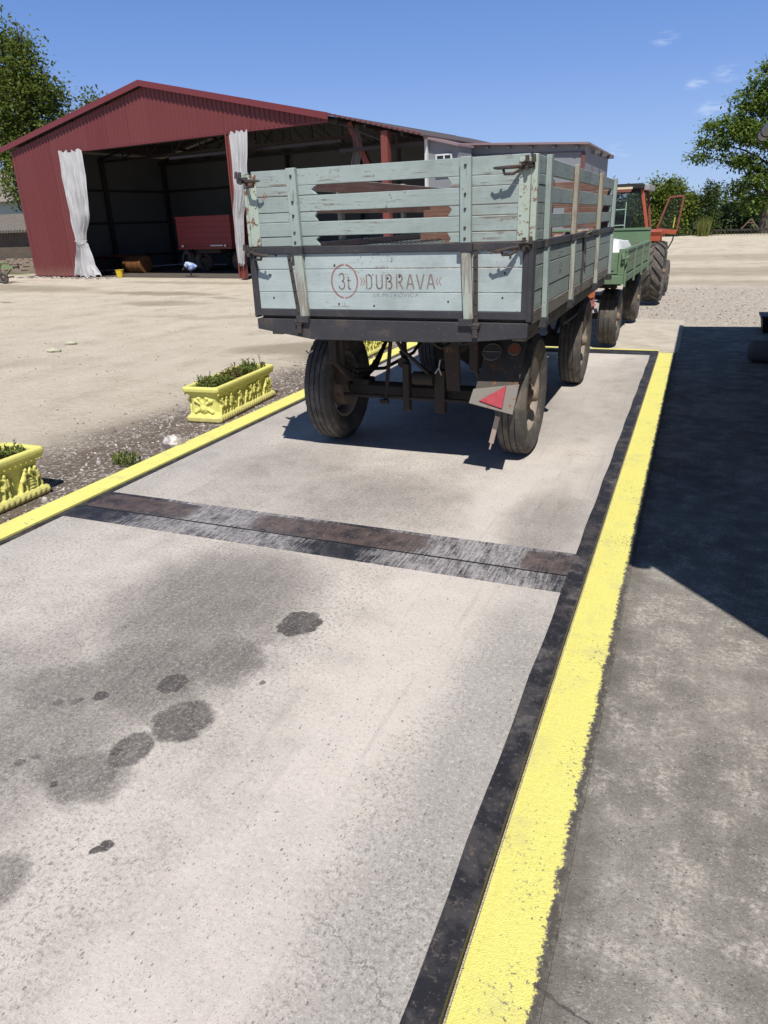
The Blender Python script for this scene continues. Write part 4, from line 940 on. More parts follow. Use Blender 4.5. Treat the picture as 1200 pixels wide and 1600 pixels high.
# ================================================================== tractor
M_TRED = material('tractor_orange_red', rusty((0.42, 0.095, 0.045), 0.18, .5)); M_TDARK = material('faded_red_brown', rusty((0.23, 0.075, 0.05), 0.3, .55))
M_TBLK = material('tractor_black', col=(.022, .022, .025), rough=.55)
def m_glass(t, b, mt):
    b.inputs['Base Color'].default_value = (.02, .03, .03, 1); b.inputs['Roughness'].default_value = .04; b.inputs['Alpha'].default_value = .38; b.inputs['Specular IOR Level'].default_value = .6
M_GLASS = material('dusty_window_glass', m_glass)
tc = thing('tractor', 'old red tractor with a glazed cab and its side door swung wide open', 'tractor', (-1.49, 15.65, 0), math.radians(-1.5))
K = lambda n, mb, mt, p=None, **k: obj(n, mb, mt, p or tc, **k)
def tractor_wheel(R, wd, rim, loc, lugs, rz, lh):
    hb = K('wheel', hub_mb(rim, wd), M_HUB); hb.location = loc; hb.rotation_euler = (rnd(0, 1), 0, rz)
    b = MB(); h = wd / 2
    b.lathe([(-h * .7, rim), (-h * .95, rim + .06), (-h, R * .80), (-h * .92, R - lh - .02), (-h * .6, R - lh), (0, R - lh + .012), (h * .6, R - lh), (h * .92, R - lh - .02), (h, R * .80), (h * .95, rim + .06), (h * .7, rim)], n=64)
    for i in range(lugs):
        for s in (-1, 1):
            a0 = 2 * PI * (i + (0 if s > 0 else .5)) / lugs; da = 2 * PI / lugs * 1.05
            pts = []
            for u in (0, .35, .7, 1.0):
                x = s * h * (.02 + .98 * u); a = a0 + da * u; r0 = R - lh - .03 - (.02 if u > .9 else 0); r1 = R - (.028 * u * u)
                pts.append((x, a, r0, r1))
            wa = .055 / R
            for (xa, aa, ra0, ra1), (xb, ab, rb0, rb1) in zip(pts, pts[1:]):
                P = []
                for (x, a, r, da_) in ((xa, aa, ra0, -wa), (xa, aa, ra0, wa), (xb, ab, rb0, wa), (xb, ab, rb0, -wa), (xa, aa, ra1, -wa * .62), (xa, aa, ra1, wa * .62), (xb, ab, rb1, wa * .62), (xb, ab, rb1, -wa * .62)):
                    P.append((x, math.cos(a + da_) * r, math.sin(a + da_) * r))
                b.hexa(P)
    K('tyre', b, M_TYRE, hb, angle=30); K('rim', rim_mb(rim, wd, 4), material('rust_red_rim', rusty((.30, .20, .15), .4)), hb)
    return hb
rw = tractor_wheel(.57, .38, .30, (.71, 0, .57), 17, 0, .045); lw_ = dup_wheel(rw, tc, (-.71, 0, .57), PI)
fw = make_wheel(tc, .345, .17, .19, (.80, 1.75, .345), MATS['rust_red_rim'], 3); dup_wheel(fw, tc, (-.80, 1.75, .345), PI)
b = MB(); b.box(-.16, .16, -.25, 1.2, .42, .85); b.cyl((-.6, 0, .57), (.6, 0, .57), .09, n=14); b.box(-.14, .14, 1.2, 2.1, .45, .75); b.box(-.72, .72, 1.71, 1.79, .33, .42); b.bar((0, -.2, .5), (0, -.95, .50), .07, .05); b.bar((-.3, -.2, .75), (-.42, -.8, .5), .05, .04); b.bar((.3, -.2, .75), (.42, -.8, .5), .05, .04); K('chassis', b, M_DARKIRON)
b = MB(); b.prism([(1.05, .80), (1.05, 1.28), (2.3, 1.18), (2.38, 1.05), (2.38, .80)], -.27, .27, 'YZ'); K('bonnet', b, M_TRED, bevel=.02)
for s in (-1, 1):
    b = MB(); pts = [(-.10, 1.13), (-.16, 1.31), (.55, 1.33), (.70, 1.20), (.62, 1.18), (.50, 1.24), (-.05, 1.23), (-.02, 1.11)]
    b.prism(pts, s * .50, s * .80, 'YZ'); b.box(s * .50, s * .78, -.13, -.10, 1.12, 1.31); K('fender', b, M_TRED, bevel=.01)
# cab: four posts that lean in, beams, roof, glass
TB, TT = .53, .36; YR_, YM, YF_ = -.10, .55, 1.05; ZB, ZT = 1.34, 2.06
for s in (-1, 1):
    for y, wd, mt in ((YR_, .055, M_TRED), (YF_, .045, M_TDARK)):
        b = MB(); b.bar((s * TB, y, ZB - .35 if y > 0 else ZB - .05), (s * TT, y + .02, ZT), wd, wd, up=(0, 1, 0)); K('cab_post', b, mt, bevel=.004)
b = MB(); b.box(-TB, TB, YR_ - .02, YR_ + .02, ZB - .06, ZB); b.box(-TB, TB, YF_ - .02, YF_ + .02, ZB - .04, ZB); b.box(-TB, -TB + .03, YR_, YF_, ZB - .06, ZB); b.box(-TT, TT, YR_, YR_ + .03, ZT - .045, ZT); b.box(-TT, TT, YF_, YF_ + .03, ZT - .045, ZT); K('cab_frame', b, M_TBLK)
b = MB(); b.box(-.45, .40, -.20, 1.15, ZT, ZT + .075); b.box(-.40, .36, -.15, 1.1, ZT + .075, ZT + .095); K('cab_roof', b, M_TBLK, bevel=.015)
b = MB(); b.box(.40, .49, -.14, 1.1, ZT - .03, ZT + .07); K('roof_edge', b, material('grey_roof_edge', col=(.32, .31, .29), rough=.6), bevel=.01)
b = MB(); b.box(-.45, .20, -.235, -.205, ZT - .005, ZT + .035); K('roof_strip', b, material('cream_strip', col=(.66, .55, .36), rough=.6), bevel=.003)
b = MB(); b.box(-.44, .18, -.23, -.20, ZT - .055, ZT - .008); K('roof_strip', b, M_TDARK, bevel=.003)
b = MB(); b.quad((-TB + .03, YR_, ZB), (TB - .03, YR_, ZB), (TT - .02, YR_ + .02, ZT - .04), (-TT + .02, YR_ + .02, ZT - .04)); K('rear_window', b, M_GLASS)
for s, q in ((-1, 0), (1, 1)):
    b = MB(); y1 = YF_ if s < 0 else .42
    b.quad((s * TB, YR_ + .03, ZB), (s * TB, y1, ZB), (s * TT, y1, ZT), (s * TT, YR_ + .05, ZT)); K('side_window', b, M_GLASS)
b = MB(); b.quad((-TB + .03, YF_, ZB), (TB - .03, YF_, ZB), (TT - .02, YF_, ZT - .04), (-TT + .02, YF_, ZT - .04)); K('windscreen', b, M_GLASS)
b = MB(); b.bar((.10, YR_ - .03, ZB + .02), (.10, YR_ - .01, ZT - .06), .018, .018); b.bar((-.40, YR_ - .03, ZB + .02), (-.34, YR_ - .01, ZT - .06), .02, .018)
for z in (1.42, 1.70, 1.86): b.bar((-.42, YR_ - .03, z), (.10, YR_ - .03, z + .01), .014, .018)
K('window_frame', b, material('mint_window_frame', rusty((.27, .40, .33), .15)))
b = MB(); b.box(-.20, .20, .15, .55, 1.02, 1.12); b.bar((0, .17, 1.1), (0, .10, 1.62), .36, .07, up=(0, -1, 0)); K('seat', b, M_TBLK, bevel=.02)
b = MB(); b.tube([(.17 * math.cos(a), .82 + .06 * math.sin(a), 1.42 + .16 * math.sin(a)) for a in [k * PI / 12 for k in range(24)]], .014, 6, closed=True); b.bar((0, .85, 1.42), (0, 1.0, 1.1), .03, .03); K('steering_wheel', b, M_TBLK)
# open door, standing out to the right of the cab
dy = .42
dp = [(.655, dy, 1.335), (.83, dy + .02, 1.90), (1.085, dy + .05, 1.915), (1.02, dy + .05, 1.29)]
b = MB()
for i in range(4): b.bar(dp[i], dp[(i + 1) % 4], .034, .034, up=(0, 1, 0))
dr = K('door', b, M_TDARK, bevel=.003)
b = MB(); b.quad(*dp); K('glass', b, M_GLASS, dr)
b = MB(); b.hexa([(.60, dy - .02, 1.27), (1.01, dy, 1.22), (1.01, dy + .03, 1.22), (.60, dy + .01, 1.27), (.62, dy - .02, 1.335), (1.03, dy, 1.295), (1.03, dy + .03, 1.295), (.62, dy + .01, 1.335)]); K('door_panel', b, M_TRED, dr, bevel=.004)
b = MB(); b.tube([(.98, dy, 1.23), (.965, dy, 1.12), (.90, dy - .02, .98), (.82, dy - .05, .86)], .013, 7); K('door_strut', b, M_TBLK, dr)
b = MB(); b.bar((.95, dy - .02, 1.35), (.965, dy - .01, 1.54), .024, .012); K('handle', b, material('yellow_handle', col=(.62, .60, .12)), dr)

# ================================================================== planters with cast reliefs
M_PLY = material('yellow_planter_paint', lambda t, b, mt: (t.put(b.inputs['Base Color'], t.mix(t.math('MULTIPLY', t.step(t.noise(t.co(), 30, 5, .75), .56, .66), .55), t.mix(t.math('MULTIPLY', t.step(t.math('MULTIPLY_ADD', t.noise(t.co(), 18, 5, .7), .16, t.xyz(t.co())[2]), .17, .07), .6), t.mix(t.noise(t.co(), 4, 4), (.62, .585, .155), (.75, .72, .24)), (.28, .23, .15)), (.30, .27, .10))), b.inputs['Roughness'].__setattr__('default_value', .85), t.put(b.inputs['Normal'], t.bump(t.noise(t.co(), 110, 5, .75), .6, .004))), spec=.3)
PL, PW, PH = 1.19, .36, .335
def planter_mesh():
    b = MB()
    def ring(hx, hy, z, ch=.0):
        return [(-hx, -hy + ch, z), (-hx + ch, -hy, z), (hx - ch, -hy, z), (hx, -hy + ch, z), (hx, hy - ch, z), (hx - ch, hy, z), (-hx + ch, hy, z), (-hx, hy - ch, z)]
    lv = [(.178, .585, 0), (.185, .595, .012), (.185, .595, .045), (.172, .580, .060), (.150, .555, .072), (.143, .548, .10), (.143, .548, .19), (.150, .556, .235), (.165, .572, .262), (.178, .588, .275), (.182, .593, .283), (.188, .600, .292), (.190, .603, .318), (.184, .597, .332),
          (.150, .562, .334), (.142, .554, .322), (.135, .545, .27)]
    V = []; Fc = []
    for hx, hy, z in lv: V += ring(hx, hy, z, .022)
    for j in range(len(lv) - 1):
        for i in range(8): Fc.append((j * 8 + i, j * 8 + (i + 1) % 8, (j + 1) * 8 + (i + 1) % 8, (j + 1) * 8 + i))
    Fc += [tuple(reversed(range(8))), tuple(range((len(lv) - 1) * 8, len(lv) * 8))]
    b.add(V, Fc)
    for s in (-1, 1):
        X = lambda q: s * (.143 + q * 1.45)
        def fig(y, h, lean=0.0, arm=0, base=.072):
            """small standing cast figure"""
            k = h / .165; top = base + h; hy = y + lean
            b.ball((X(.014), hy, top - .016 * k), (.019, .017 * k, .019 * k), 8, 6)
            b.caps((X(.012), hy * .8 + y * .2, top - .045 * k), (X(.014), y, base + .075 * k), .020 * k, .018 * k, 8)
            b.caps((X(.012), y - .012, base + .075 * k), (X(.012), y - .020, base + .005), .012 * k, .009 * k, 7); b.caps((X(.012), y + .012, base + .075 * k), (X(.014), y + .024, base + .005), .012 * k, .009 * k, 7)
            a = arm if arm else rnd(-1, 1)
            b.caps((X(.02), hy + .018 * k, top - .042 * k), (X(.022), hy + (.05 if a > 0 else .02) * k, top - (.075 if a > 0 else .09) * k), .009, .007, 6)
            b.caps((X(.02), hy - .018 * k, top - .042 * k), (X(.022), hy - (.045 if a < .3 else .018) * k, top - (.02 if a < -.3 else .085) * k), .009, .007, 6)
        def stem(y, h, r=.006):
            b.caps((X(.006), y, .07), (X(.008), y + rnd(-.008, .008), .07 + h), r, r * .8, 6)
        for (y, h, ln, ar) in ((-.50, .155, .0, -1), (-.435, .15, .012, 1), (-.325, .165, -.004, 1), (-.165, .150, .006, -1), (-.02, .120, .0, 1), (.075, .158, .0, -1), (.135, .150, .012, 1), (.24, .165, .0, -1), (.385, .155, .028, 1), (.515, .150, -.02, -1)): fig(y, h, ln, ar)
        fig(.452, .09, 0, 1, .135)
        for y in [-.47 + .021 * k for k in range(8)] + [-.26 + .018 * k for k in range(4)] + [-.10 + .02 * k for k in range(4)] + [.17, .19, .21, .29, .31]: stem(y, rnd(.09, .14))
        b.ball((X(.0), -.245, .105), (.022, .034, .034), 10, 7); b.ball((X(0), -.10, .17), (.02, .03, .03), 9, 6); b.ball((X(.006), .03, .085), (.02, .03, .02), 9, 6)
        # a tub with rims
        for z, r in ((.078, .052), (.10, .056), (.122, .056), (.142, .062)): b.ball((X(-.004), .455, z), (.036, r, .013), 12, 6)
        b.ball((X(-.006), .455, .108), (.036, .054, .038), 12, 8)
        # dentils on the plinth and egg row under the rim
        for i in range(26):
            y = -.565 + i * 1.13 / 25
            b.ball((s * .187, y, .028), (.006, .016, .015), 6, 5)
            if i % 1 == 0: b.ball((s * .176, y, .262), (.008, .015, .010), 6, 5)
        # end panel: crossed leaves and a rosette
        E_ = lambda q: s * (.548 + q)
        for a in (40, 68, 112, 140, 215, 325):
            ca, sa = math.cos(math.radians(a)), math.sin(math.radians(a))
            b.caps((.03 * ca, E_(.006), .145 + .03 * sa), (.105 * ca, E_(.012), .145 + .085 * sa), .015, .011, 7)
            b.ball((.105 * ca, E_(.012), .145 + .085 * sa), (.022, .014, .018), 7, 5)
        b.ball((0, E_(.008), .125), (.046, .022, .046), 12, 8); b.ball((0, E_(.022), .125), (.026, .016, .026), 10, 6)
        for xx in (-.06, .06): b.ball((xx, E_(.0), .215), (.03, .016, .02), 8, 6)
    tmp = bpy.data.objects.new('tmp', b.mesh('planter', M_PLY)); scn.collection.objects.link(tmp)
    md = tmp.modifiers.new('r', 'REMESH'); md.mode = 'VOXEL'; md.voxel_size = .0044; md.use_smooth_shade = True
    sm = tmp.modifiers.new('s', 'SMOOTH'); sm.factor = .35; sm.iterations = 1
    dg = bpy.context.evaluated_depsgraph_get(); me = bpy.data.meshes.new_from_object(tmp.evaluated_get(dg)); bpy.data.objects.remove(tmp)
    me.materials.clear(); me.materials.append(M_PLY); me.name = 'planter'
    return me
PM = planter_mesh()
def m_soil(t, b, mt):
    t.put(b.inputs['Base Color'], t.mix(t.noise(t.co(), 30, 4), (.03, .022, .016), (.09, .065, .045))); b.inputs['Roughness'].default_value = 1
    t.put(b.inputs['Normal'], t.bump(t.noise(t.co(), 40, 4), .8, .02))
M_SOIL = material('dark_soil', m_soil)
def leaf_mat(name, a, c, trans=.25):
    def f(t, b, mt):
        r = t.island(); n = t.noise(t.co(), .55, 3)
        col = t.mix(t.math('ADD', t.math('MULTIPLY', r, .6), t.math('MULTIPLY', n, .4)), a, c)
        t.put(b.inputs['Base Color'], col); b.inputs['Roughness'].default_value = .6; b.inputs['Specular IOR Level'].default_value = .3
        tr_ = t.new('ShaderNodeBsdfTranslucent'); t.put(tr_.inputs[0], t.mix(.5, col, (.20, .26, .03))); mx = t.new('ShaderNodeMixShader'); mx.inputs[0].default_value = trans
        out = mt.node_tree.nodes['Material Output']; t.l.new(b.outputs[0], mx.inputs[1]); t.l.new(tr_.outputs[0], mx.inputs[2]); t.l.new(mx.outputs[0], out.inputs[0])
    return material(name, f)
M_SEDUM = leaf_mat('succulent_leaves', (.075, .11, .022), (.20, .235, .055), .12); M_SEDUMR = leaf_mat('reddish_succulent_leaves', (.11, .055, .03), (.17, .15, .05), .12)
def leaf(b, p, L, wd, d, up):
    """a folded pointed leaf: two quads meeting at the midrib"""
    d = d.normalized(); sx = d.cross(up); sx = sx.normalized() if sx.length > 1e-4 else Vector((1, 0, 0)); u = sx.cross(d).normalized()
    m_ = p + d * L * .5
    a1 = m_ + sx * wd / 2 + u * wd * .12; a2 = m_ - sx * wd / 2 + u * wd * .12
    b.add([p, a1, p + d * L, m_ - u * wd * .02, a2], [(0, 1, 3), (1, 2, 3), (0, 3, 4), (3, 2, 4)])
def sedum(n, hy, seed):
    random.seed(seed); b = MB(); 
    for i in range(n):
        x, y = rnd(-.135, .135), rnd(-hy, hy); hgt = .035 + .085 * abs(math.sin(y * 7 + seed)) * rnd(.4, 1) + (.05 if rnd(0, 1) > .93 else 0)
        b.cur = 1 if math.sin(y * 9 + seed * 2) + rnd(-.9, .9) > .75 else 0
        base = Vector((x * .98, y, .275)); top = base + Vector((rnd(-.025, .025), rnd(-.025, .025), hgt)); b.cyl(base, top, .003, n=4, cap=False)
        for k in range(rnd(6, 10).__int__()):
            a = rnd(0, 2 * PI); z = top - Vector((0, 0, rnd(0, hgt * .5)))
            leaf(b, z, rnd(.018, .034), rnd(.011, .017), Vector((math.cos(a), math.sin(a), rnd(.1, .9))), Vector((0, 0, 1)))
    return b
spots = [(-4.205, 2.89, 0.02, 'yellow cast planter with figure relief at the left edge of the picture'), (-4.15, 5.96, .085, 'yellow cast planter with figure relief near the loose white rock'), (-4.14, 9.17, .05, 'yellow cast planter half hidden behind the mint trailer wheels')]
for i, (x, y, rz, lab) in enumerate(spots):
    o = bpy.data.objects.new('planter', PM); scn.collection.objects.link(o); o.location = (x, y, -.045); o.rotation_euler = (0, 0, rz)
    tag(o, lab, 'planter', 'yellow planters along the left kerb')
    so_ = MB(); so_.quad((-.14, -.55, .276), (.14, -.55, .276), (.14, .55, .276), (-.14, .55, .276)); obj('soil', so_, M_SOIL, o)
    q = obj('ground_cover', sedum(430, .53, 3 + i), [M_SEDUM, M_SEDUMR], fix=False, smooth=False); q.location = o.location; q.rotation_euler = o.rotation_euler
    tag(q, ['succulent ground cover in the planter at the left edge', 'green and reddish succulents filling the planter by the white rock', 'succulents in the planter behind the trailer wheels'][i], None, kind='stuff')
random.seed(11)

# ================================================================== red shed
SA = math.atan(-.155); SO = Vector((-25.2, 23.43, 0))
def m_redsheet(t, b, mt):
    C = t.co(); n1 = t.noise(t.mapp(C, (1.5, 1.5, .25)), 2.0, 5, .6); n2 = t.noise(C, 12, 4, .6)
    col = t.mix(n1, (.122, .026, .027), (.150, .034, .034)); col = t.mix(t.math('MULTIPLY', t.step(n2, .55, .75), .2), col, (.22, .09, .085))
    sheet_ = t.new('ShaderNodeTexWhiteNoise', noise_dimensions='1D'); t.put(sheet_.inputs['W'], t.math('FLOOR', t.math('MULTIPLY', t.xyz(C)[0], 0.91))); col = t.mix(t.math('MULTIPLY', sheet_.outputs['Value'], .45), col, (.165, .048, .046)); lap = t.math('LESS_THAN', t.math('FRACT', t.math('MULTIPLY', t.xyz(C)[0], 0.91)), .014); col = t.mix(t.math('MULTIPLY', lap, .6), col, (.06, .015, .015)); isl = t.xyz(C)[2]; col = t.mix(t.step(t.math('MULTIPLY_ADD', n1, .5, isl), .75, .1, 0, .3), col, (.34, .24, .19))
    t.put(b.inputs['Base Color'], col); b.inputs['Roughness'].default_value = .5
M_RED = material('red_sheet_metal', m_redsheet, spec=.35); M_REDTRIM = material('red_trim', rusty((.17, .034, .038), .03, .5)); M_REDSTEEL = material('red_oxide_steel', rusty((.19, .050, .042), .2, .65))
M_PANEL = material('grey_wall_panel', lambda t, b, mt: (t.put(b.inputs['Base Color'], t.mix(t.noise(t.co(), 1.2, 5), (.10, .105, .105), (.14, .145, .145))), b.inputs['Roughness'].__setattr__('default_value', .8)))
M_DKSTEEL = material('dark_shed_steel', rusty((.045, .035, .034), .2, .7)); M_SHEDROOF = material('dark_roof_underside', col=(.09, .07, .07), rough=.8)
sh = thing('shed', 'dark red corrugated metal shed with a wide open front and gabled roof', 'shed', tuple(SO), SA)
S = lambda n, mb, mt, **k: obj(n, mb, mt, sh, **k)
def gable(u): return 4.60 + (6.03 - 4.60) * (u + .33) / 7.93 if u < 7.6 else 6.03 + (4.44 - 6.03) * (u - 7.6) / 7.4
def corr(b, u0, u1, zb, zt, v=0.0, per=.19, dep=.03, axis='u'):
    u = u0; prof = []
    while u < u1 - 1e-6:
        for du, dv in ((0, 0), (per * .55, 0), (per * .66, -dep), (per * .89, -dep)):
            if u + du <= u1: prof.append((u + du, dv))
        u += per
    prof.append((u1, 0))
    for (a, d0), (c, d1) in zip(prof, prof[1:]):
        b.quad((a, v + d0, zb(a)), (c, v + d1, zb(c)), (c, v + d1, zt(c)), (a, v + d0, zt(a)))
b = MB(); corr(b, -.25, 2.80, lambda u: .02, gable)
corr(b, 2.80, 15.0, lambda u: 4.41, gable)
S('front_wall', b, M_RED, smooth=False, fix=False, split=False)
b = MB(); b.box(-.25, 2.8, -.02, .05, .0, .03); b.box(2.78, 15.0, -.012, .06, 4.36, 4.415); S('wall_trim', b, M_REDTRIM)
b = MB(); b.box(2.74, 2.84, .0, .14, 0, 4.36); S('door_post', b, M_REDSTEEL)
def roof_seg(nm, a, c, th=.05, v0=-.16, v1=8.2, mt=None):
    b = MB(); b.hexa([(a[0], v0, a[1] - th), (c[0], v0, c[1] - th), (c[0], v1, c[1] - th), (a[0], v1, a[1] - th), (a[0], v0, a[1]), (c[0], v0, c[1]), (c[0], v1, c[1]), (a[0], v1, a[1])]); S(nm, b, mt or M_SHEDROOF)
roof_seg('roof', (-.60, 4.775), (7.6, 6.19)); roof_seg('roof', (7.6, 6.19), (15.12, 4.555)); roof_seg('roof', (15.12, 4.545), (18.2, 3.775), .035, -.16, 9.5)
for a, c in (((-.62, 4.775), (7.6, 6.195)), ((7.6, 6.195), (15.12, 4.56))):
    b = MB(); b.hexa([(a[0], -.19, a[1] - .16), (c[0], -.19, c[1] - .16), (c[0], -.164, c[1] - .16), (a[0], -.164, a[1] - .16), (a[0], -.19, a[1] + .02), (c[0], -.19, c[1] + .02), (c[0], -.164, c[1] + .02), (a[0], -.164, a[1] + .02)]); S('verge_board', b, M_REDTRIM)
b = MB()
for i in range(18):
    u0 = 15.14 + i * .17; z = lambda u: 4.545 - (u - 15.12) * .25
    b.bar((u0, -.17, z(u0) + .005), (u0 + .10, -.17, z(u0 + .1) + .005), .03, .045, up=(0, 0, 1))
S('roof_edge', b, M_REDTRIM, split=False)
# inner faces and frame
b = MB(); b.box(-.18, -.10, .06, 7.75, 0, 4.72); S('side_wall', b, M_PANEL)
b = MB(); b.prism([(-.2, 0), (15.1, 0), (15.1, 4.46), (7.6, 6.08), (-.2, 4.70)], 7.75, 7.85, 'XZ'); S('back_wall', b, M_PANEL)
b = MB()
for z in (.52, 1.95, 3.28): b.box(-.10, -.03, .1, 7.7, z - .05, z + .05)
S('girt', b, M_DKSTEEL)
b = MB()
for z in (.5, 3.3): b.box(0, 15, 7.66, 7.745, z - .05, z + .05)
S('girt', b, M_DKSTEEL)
for u, v in ((.05, 4.0), (.05, 7.5), (7.5, 7.5), (11.2, 7.5), (15.0, 7.5), (15.0, 4.0)):
    b = MB(); b.box(u - .02, u + .06, v - .11, v + .11, 0, 4.5); S('frame_post', b, M_DKSTEEL)
for v in (.35, 4.0, 7.4):
    b = MB(); b.bar((-.1, v, 4.42), (15.1, v, 4.42), .07, .09)
    b.bar((-.1, v, 4.50), (7.6, v, 5.92), .06, .08); b.bar((7.6, v, 5.92), (15.1, v, 4.35), .06, .08)
    for i in range(1, 10):
        u = i * 1.5; b.bar((u, v, 4.44), (u, v, gable(u) - .12), .04, .04)
        b.bar((u, v, 4.44), (u + 1.5 if u < 7.5 else u - 1.5, v, gable(u + 1.5 if u < 7.5 else u - 1.5) - .14), .04, .04)
    S('roof_truss', b, M_DKSTEEL, split=False)
b = MB()
for u, z in ((1.5, 4.99), (3.5, 5.34), (5.5, 5.69), (9.5, 5.63), (11.5, 5.2), (13.5, 4.77), (16.2, 4.15), (17.4, 3.86)): b.box(u - .03, u + .03, .08, 7.7, z - .04, z + .06)
S('purlin', b, M_DKSTEEL, split=False)
b = MB(); b.box(11.02, 11.06, -.05, .12, 0, 4.38); b.box(11.06, 11.24, .02, .05, 0, 4.38); b.box(11.24, 11.28, -.05, .12, 0, 4.38); S('door_post', b, M_REDSTEEL, split=False)
b = MB(); b.box(16.80, 17.02, -.06, .12, 0, 3.98); S('door_post', b, M_REDSTEEL)
b = MB(); b.bar((15.25, .75, 4.38), (16.2, .75, 2.55), .19, .14, up=(0, 1, 0)); S('brace', b, M_REDSTEEL)
b = MB(); b.bar((15.1, .4, 3.62), (18.1, .4, 3.62), .07, .10); b.bar((15.1, .4, 4.35), (16.9, .4, 3.66), .05, .05); b.bar((7.9, .5, 3.9), (15.1, .5, 3.9), .06, .08); S('tie_beam', b, M_DKSTEEL, split=False)
# open bay to the right: rear wall with a strip window
b = MB(); b.box(15.1, 18.2, 9.0, 9.1, 0, 2.55); b.box(15.1, 16.0, 9.0, 9.1, 2.55, 3.5); S('bay_wall', b, M_PANEL, split=False)
b = MB()
for a in ((15.95, 18.1, 2.55, 2.62), (15.95, 18.1, 3.28, 3.36), (15.95, 16.02, 2.62, 3.28), (16.65, 16.72, 2.62, 3.28), (17.4, 17.47, 2.62, 3.28), (18.03, 18.1, 2.62, 3.28)): b.box(a[0], a[1], 8.97, 9.05, a[2], a[3])
w_ = S('window', b, material('pale_window_frame', col=(.42, .43, .42)), split=False)
b = MB(); b.box(16.0, 18.05, 9.01, 9.03, 2.6, 3.3); obj('pane', b, material('dark_pane', col=(.03, .035, .04), rough=.15), w_)
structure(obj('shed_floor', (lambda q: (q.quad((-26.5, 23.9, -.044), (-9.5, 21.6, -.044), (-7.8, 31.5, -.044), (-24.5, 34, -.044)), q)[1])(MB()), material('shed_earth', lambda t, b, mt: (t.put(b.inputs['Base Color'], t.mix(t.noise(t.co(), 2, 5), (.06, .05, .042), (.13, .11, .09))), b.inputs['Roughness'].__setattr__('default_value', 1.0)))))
# tarpaulin curtains
def m_tarp(t, b, mt):
    C = t.co(); n = t.noise(C, 3, 4); t.put(b.inputs['Base Color'], t.mix(n, (.40, .405, .42), (.52, .525, .54))); b.inputs['Roughness'].default_value = .5
    t.put(b.inputs['Normal'], t.bump(t.noise(t.mapp(C, (8, 8, 2)), 3, 4), .4, .02))
M_TARP = material('pale_tarpaulin', m_tarp)
def curtain(levels, folds, v, seed, name='curtain'):
    """levels: (z, left u, right u, fold depth)"""
    random.seed(seed); ph = [rnd(0, 6) for _ in range(4)]; b = MB(); NS, NZ = 84, 60; vs = []
    for j in range(NZ + 1):
        z = levels[0][0] + (levels[-1][0] - levels[0][0]) * j / NZ
        for q in range(len(levels) - 1):
            if (levels[q][0] - z) * (levels[q + 1][0] - z) <= 0 and levels[q][0] != levels[q + 1][0]:
                k = (z - levels[q][0]) / (levels[q + 1][0] - levels[q][0]); k = k * k * (3 - 2 * k); break
        A, B = levels[q], levels[q + 1]; l = A[1] + (B[1] - A[1]) * k; r = A[2] + (B[2] - A[2]) * k; d = A[3] + (B[3] - A[3]) * k
        for i in range(NS + 1):
            s = i / NS; x = l + (r - l) * (s + .012 * math.sin(9 * s + z * 3 + ph[0]))
            y = v - d * (.55 * math.sin(2 * PI * folds * s + ph[1] + .5 * math.sin(z * 1.3 + ph[2])) + .3 * math.sin(2 * PI * folds * 2.3 * s + ph[3] + z * .4) + .16 * math.sin(2 * PI * folds * 5.1 * s + 2.1 * z + ph[1]) + .10 * math.sin(7.3 * z + 11 * s + ph[0])) - .06
            vs.append((x, y, z + (.05 * math.sin(s * 23 + ph[0]) if j in (0, NZ) else 0)))
    b.add(vs, [(j * (NS + 1) + i, j * (NS + 1) + i + 1, (j + 1) * (NS + 1) + i + 1, (j + 1) * (NS + 1) + i) for j in range(NZ) for i in range(NS)])
    o = obj(name, b, M_TARP, angle=80, fix=False); o.location = SO; o.rotation_euler = (0, 0, SA)
    return o
c1 = curtain([(4.40, 2.80, 4.05, .07), (3.2, 2.80, 4.0, .10), (2.3, 2.82, 3.90, .10), (1.42, 2.92, 3.50, .10), (1.30, 2.95, 3.45, .09), (1.18, 2.92, 3.55, .10), (.5, 2.66, 3.75, .12), (.03, 2.50, 3.98, .13)], 5, -.06, 2)
tag(c1, 'pale tarpaulin curtain tied in at the waist beside the wide shed wall', 'curtain', 'tarpaulin curtains of the red shed')
b = MB(); b.tube([(3.2 + .30 * math.cos(a), -.12 + .15 * math.sin(a), 1.32 + .02 * math.sin(a)) for a in [k * PI / 10 for k in range(20)]], .018, 6, closed=True); obj('tie_rope', b, material('grey_rope', col=(.42, .42, .42)), c1)
c2 = curtain([(4.36, 11.26, 12.0, .06), (3.0, 11.24, 11.85, .08), (1.8, 11.1, 11.5, .08), (.9, 11.08, 11.42, .08), (.45, 11.12, 11.36, .07)], 4, -.05, 5)
tag(c2, 'pale tarpaulin curtain hanging gathered against the red shed door post', 'curtain', 'tarpaulin curtains of the red shed')
MT_ = M_TARP; M_TARP = material('shaded_grey_tarpaulin', col=(.16, .155, .15), rough=.7)  # grey cloth, its colour darkened for the shade under the roof
c3 = curtain([(4.25, 15.42, 15.62, .04), (3.7, 15.40, 15.72, .05), (3.2, 15.30, 15.60, .05), (2.9, 15.45, 15.50, .02)], 2, .75, 9)
tag(c3, 'torn strip of tarpaulin hanging high over the slanted red brace', 'curtain', 'tarpaulin curtains of the red shed')
random.seed(21)
MS = Matrix.Translation(SO) @ Matrix.Rotation(SA, 4, 'Z')
def inshed(u, v, z=0): return tuple(MS @ Vector((u, v, z - .04)))
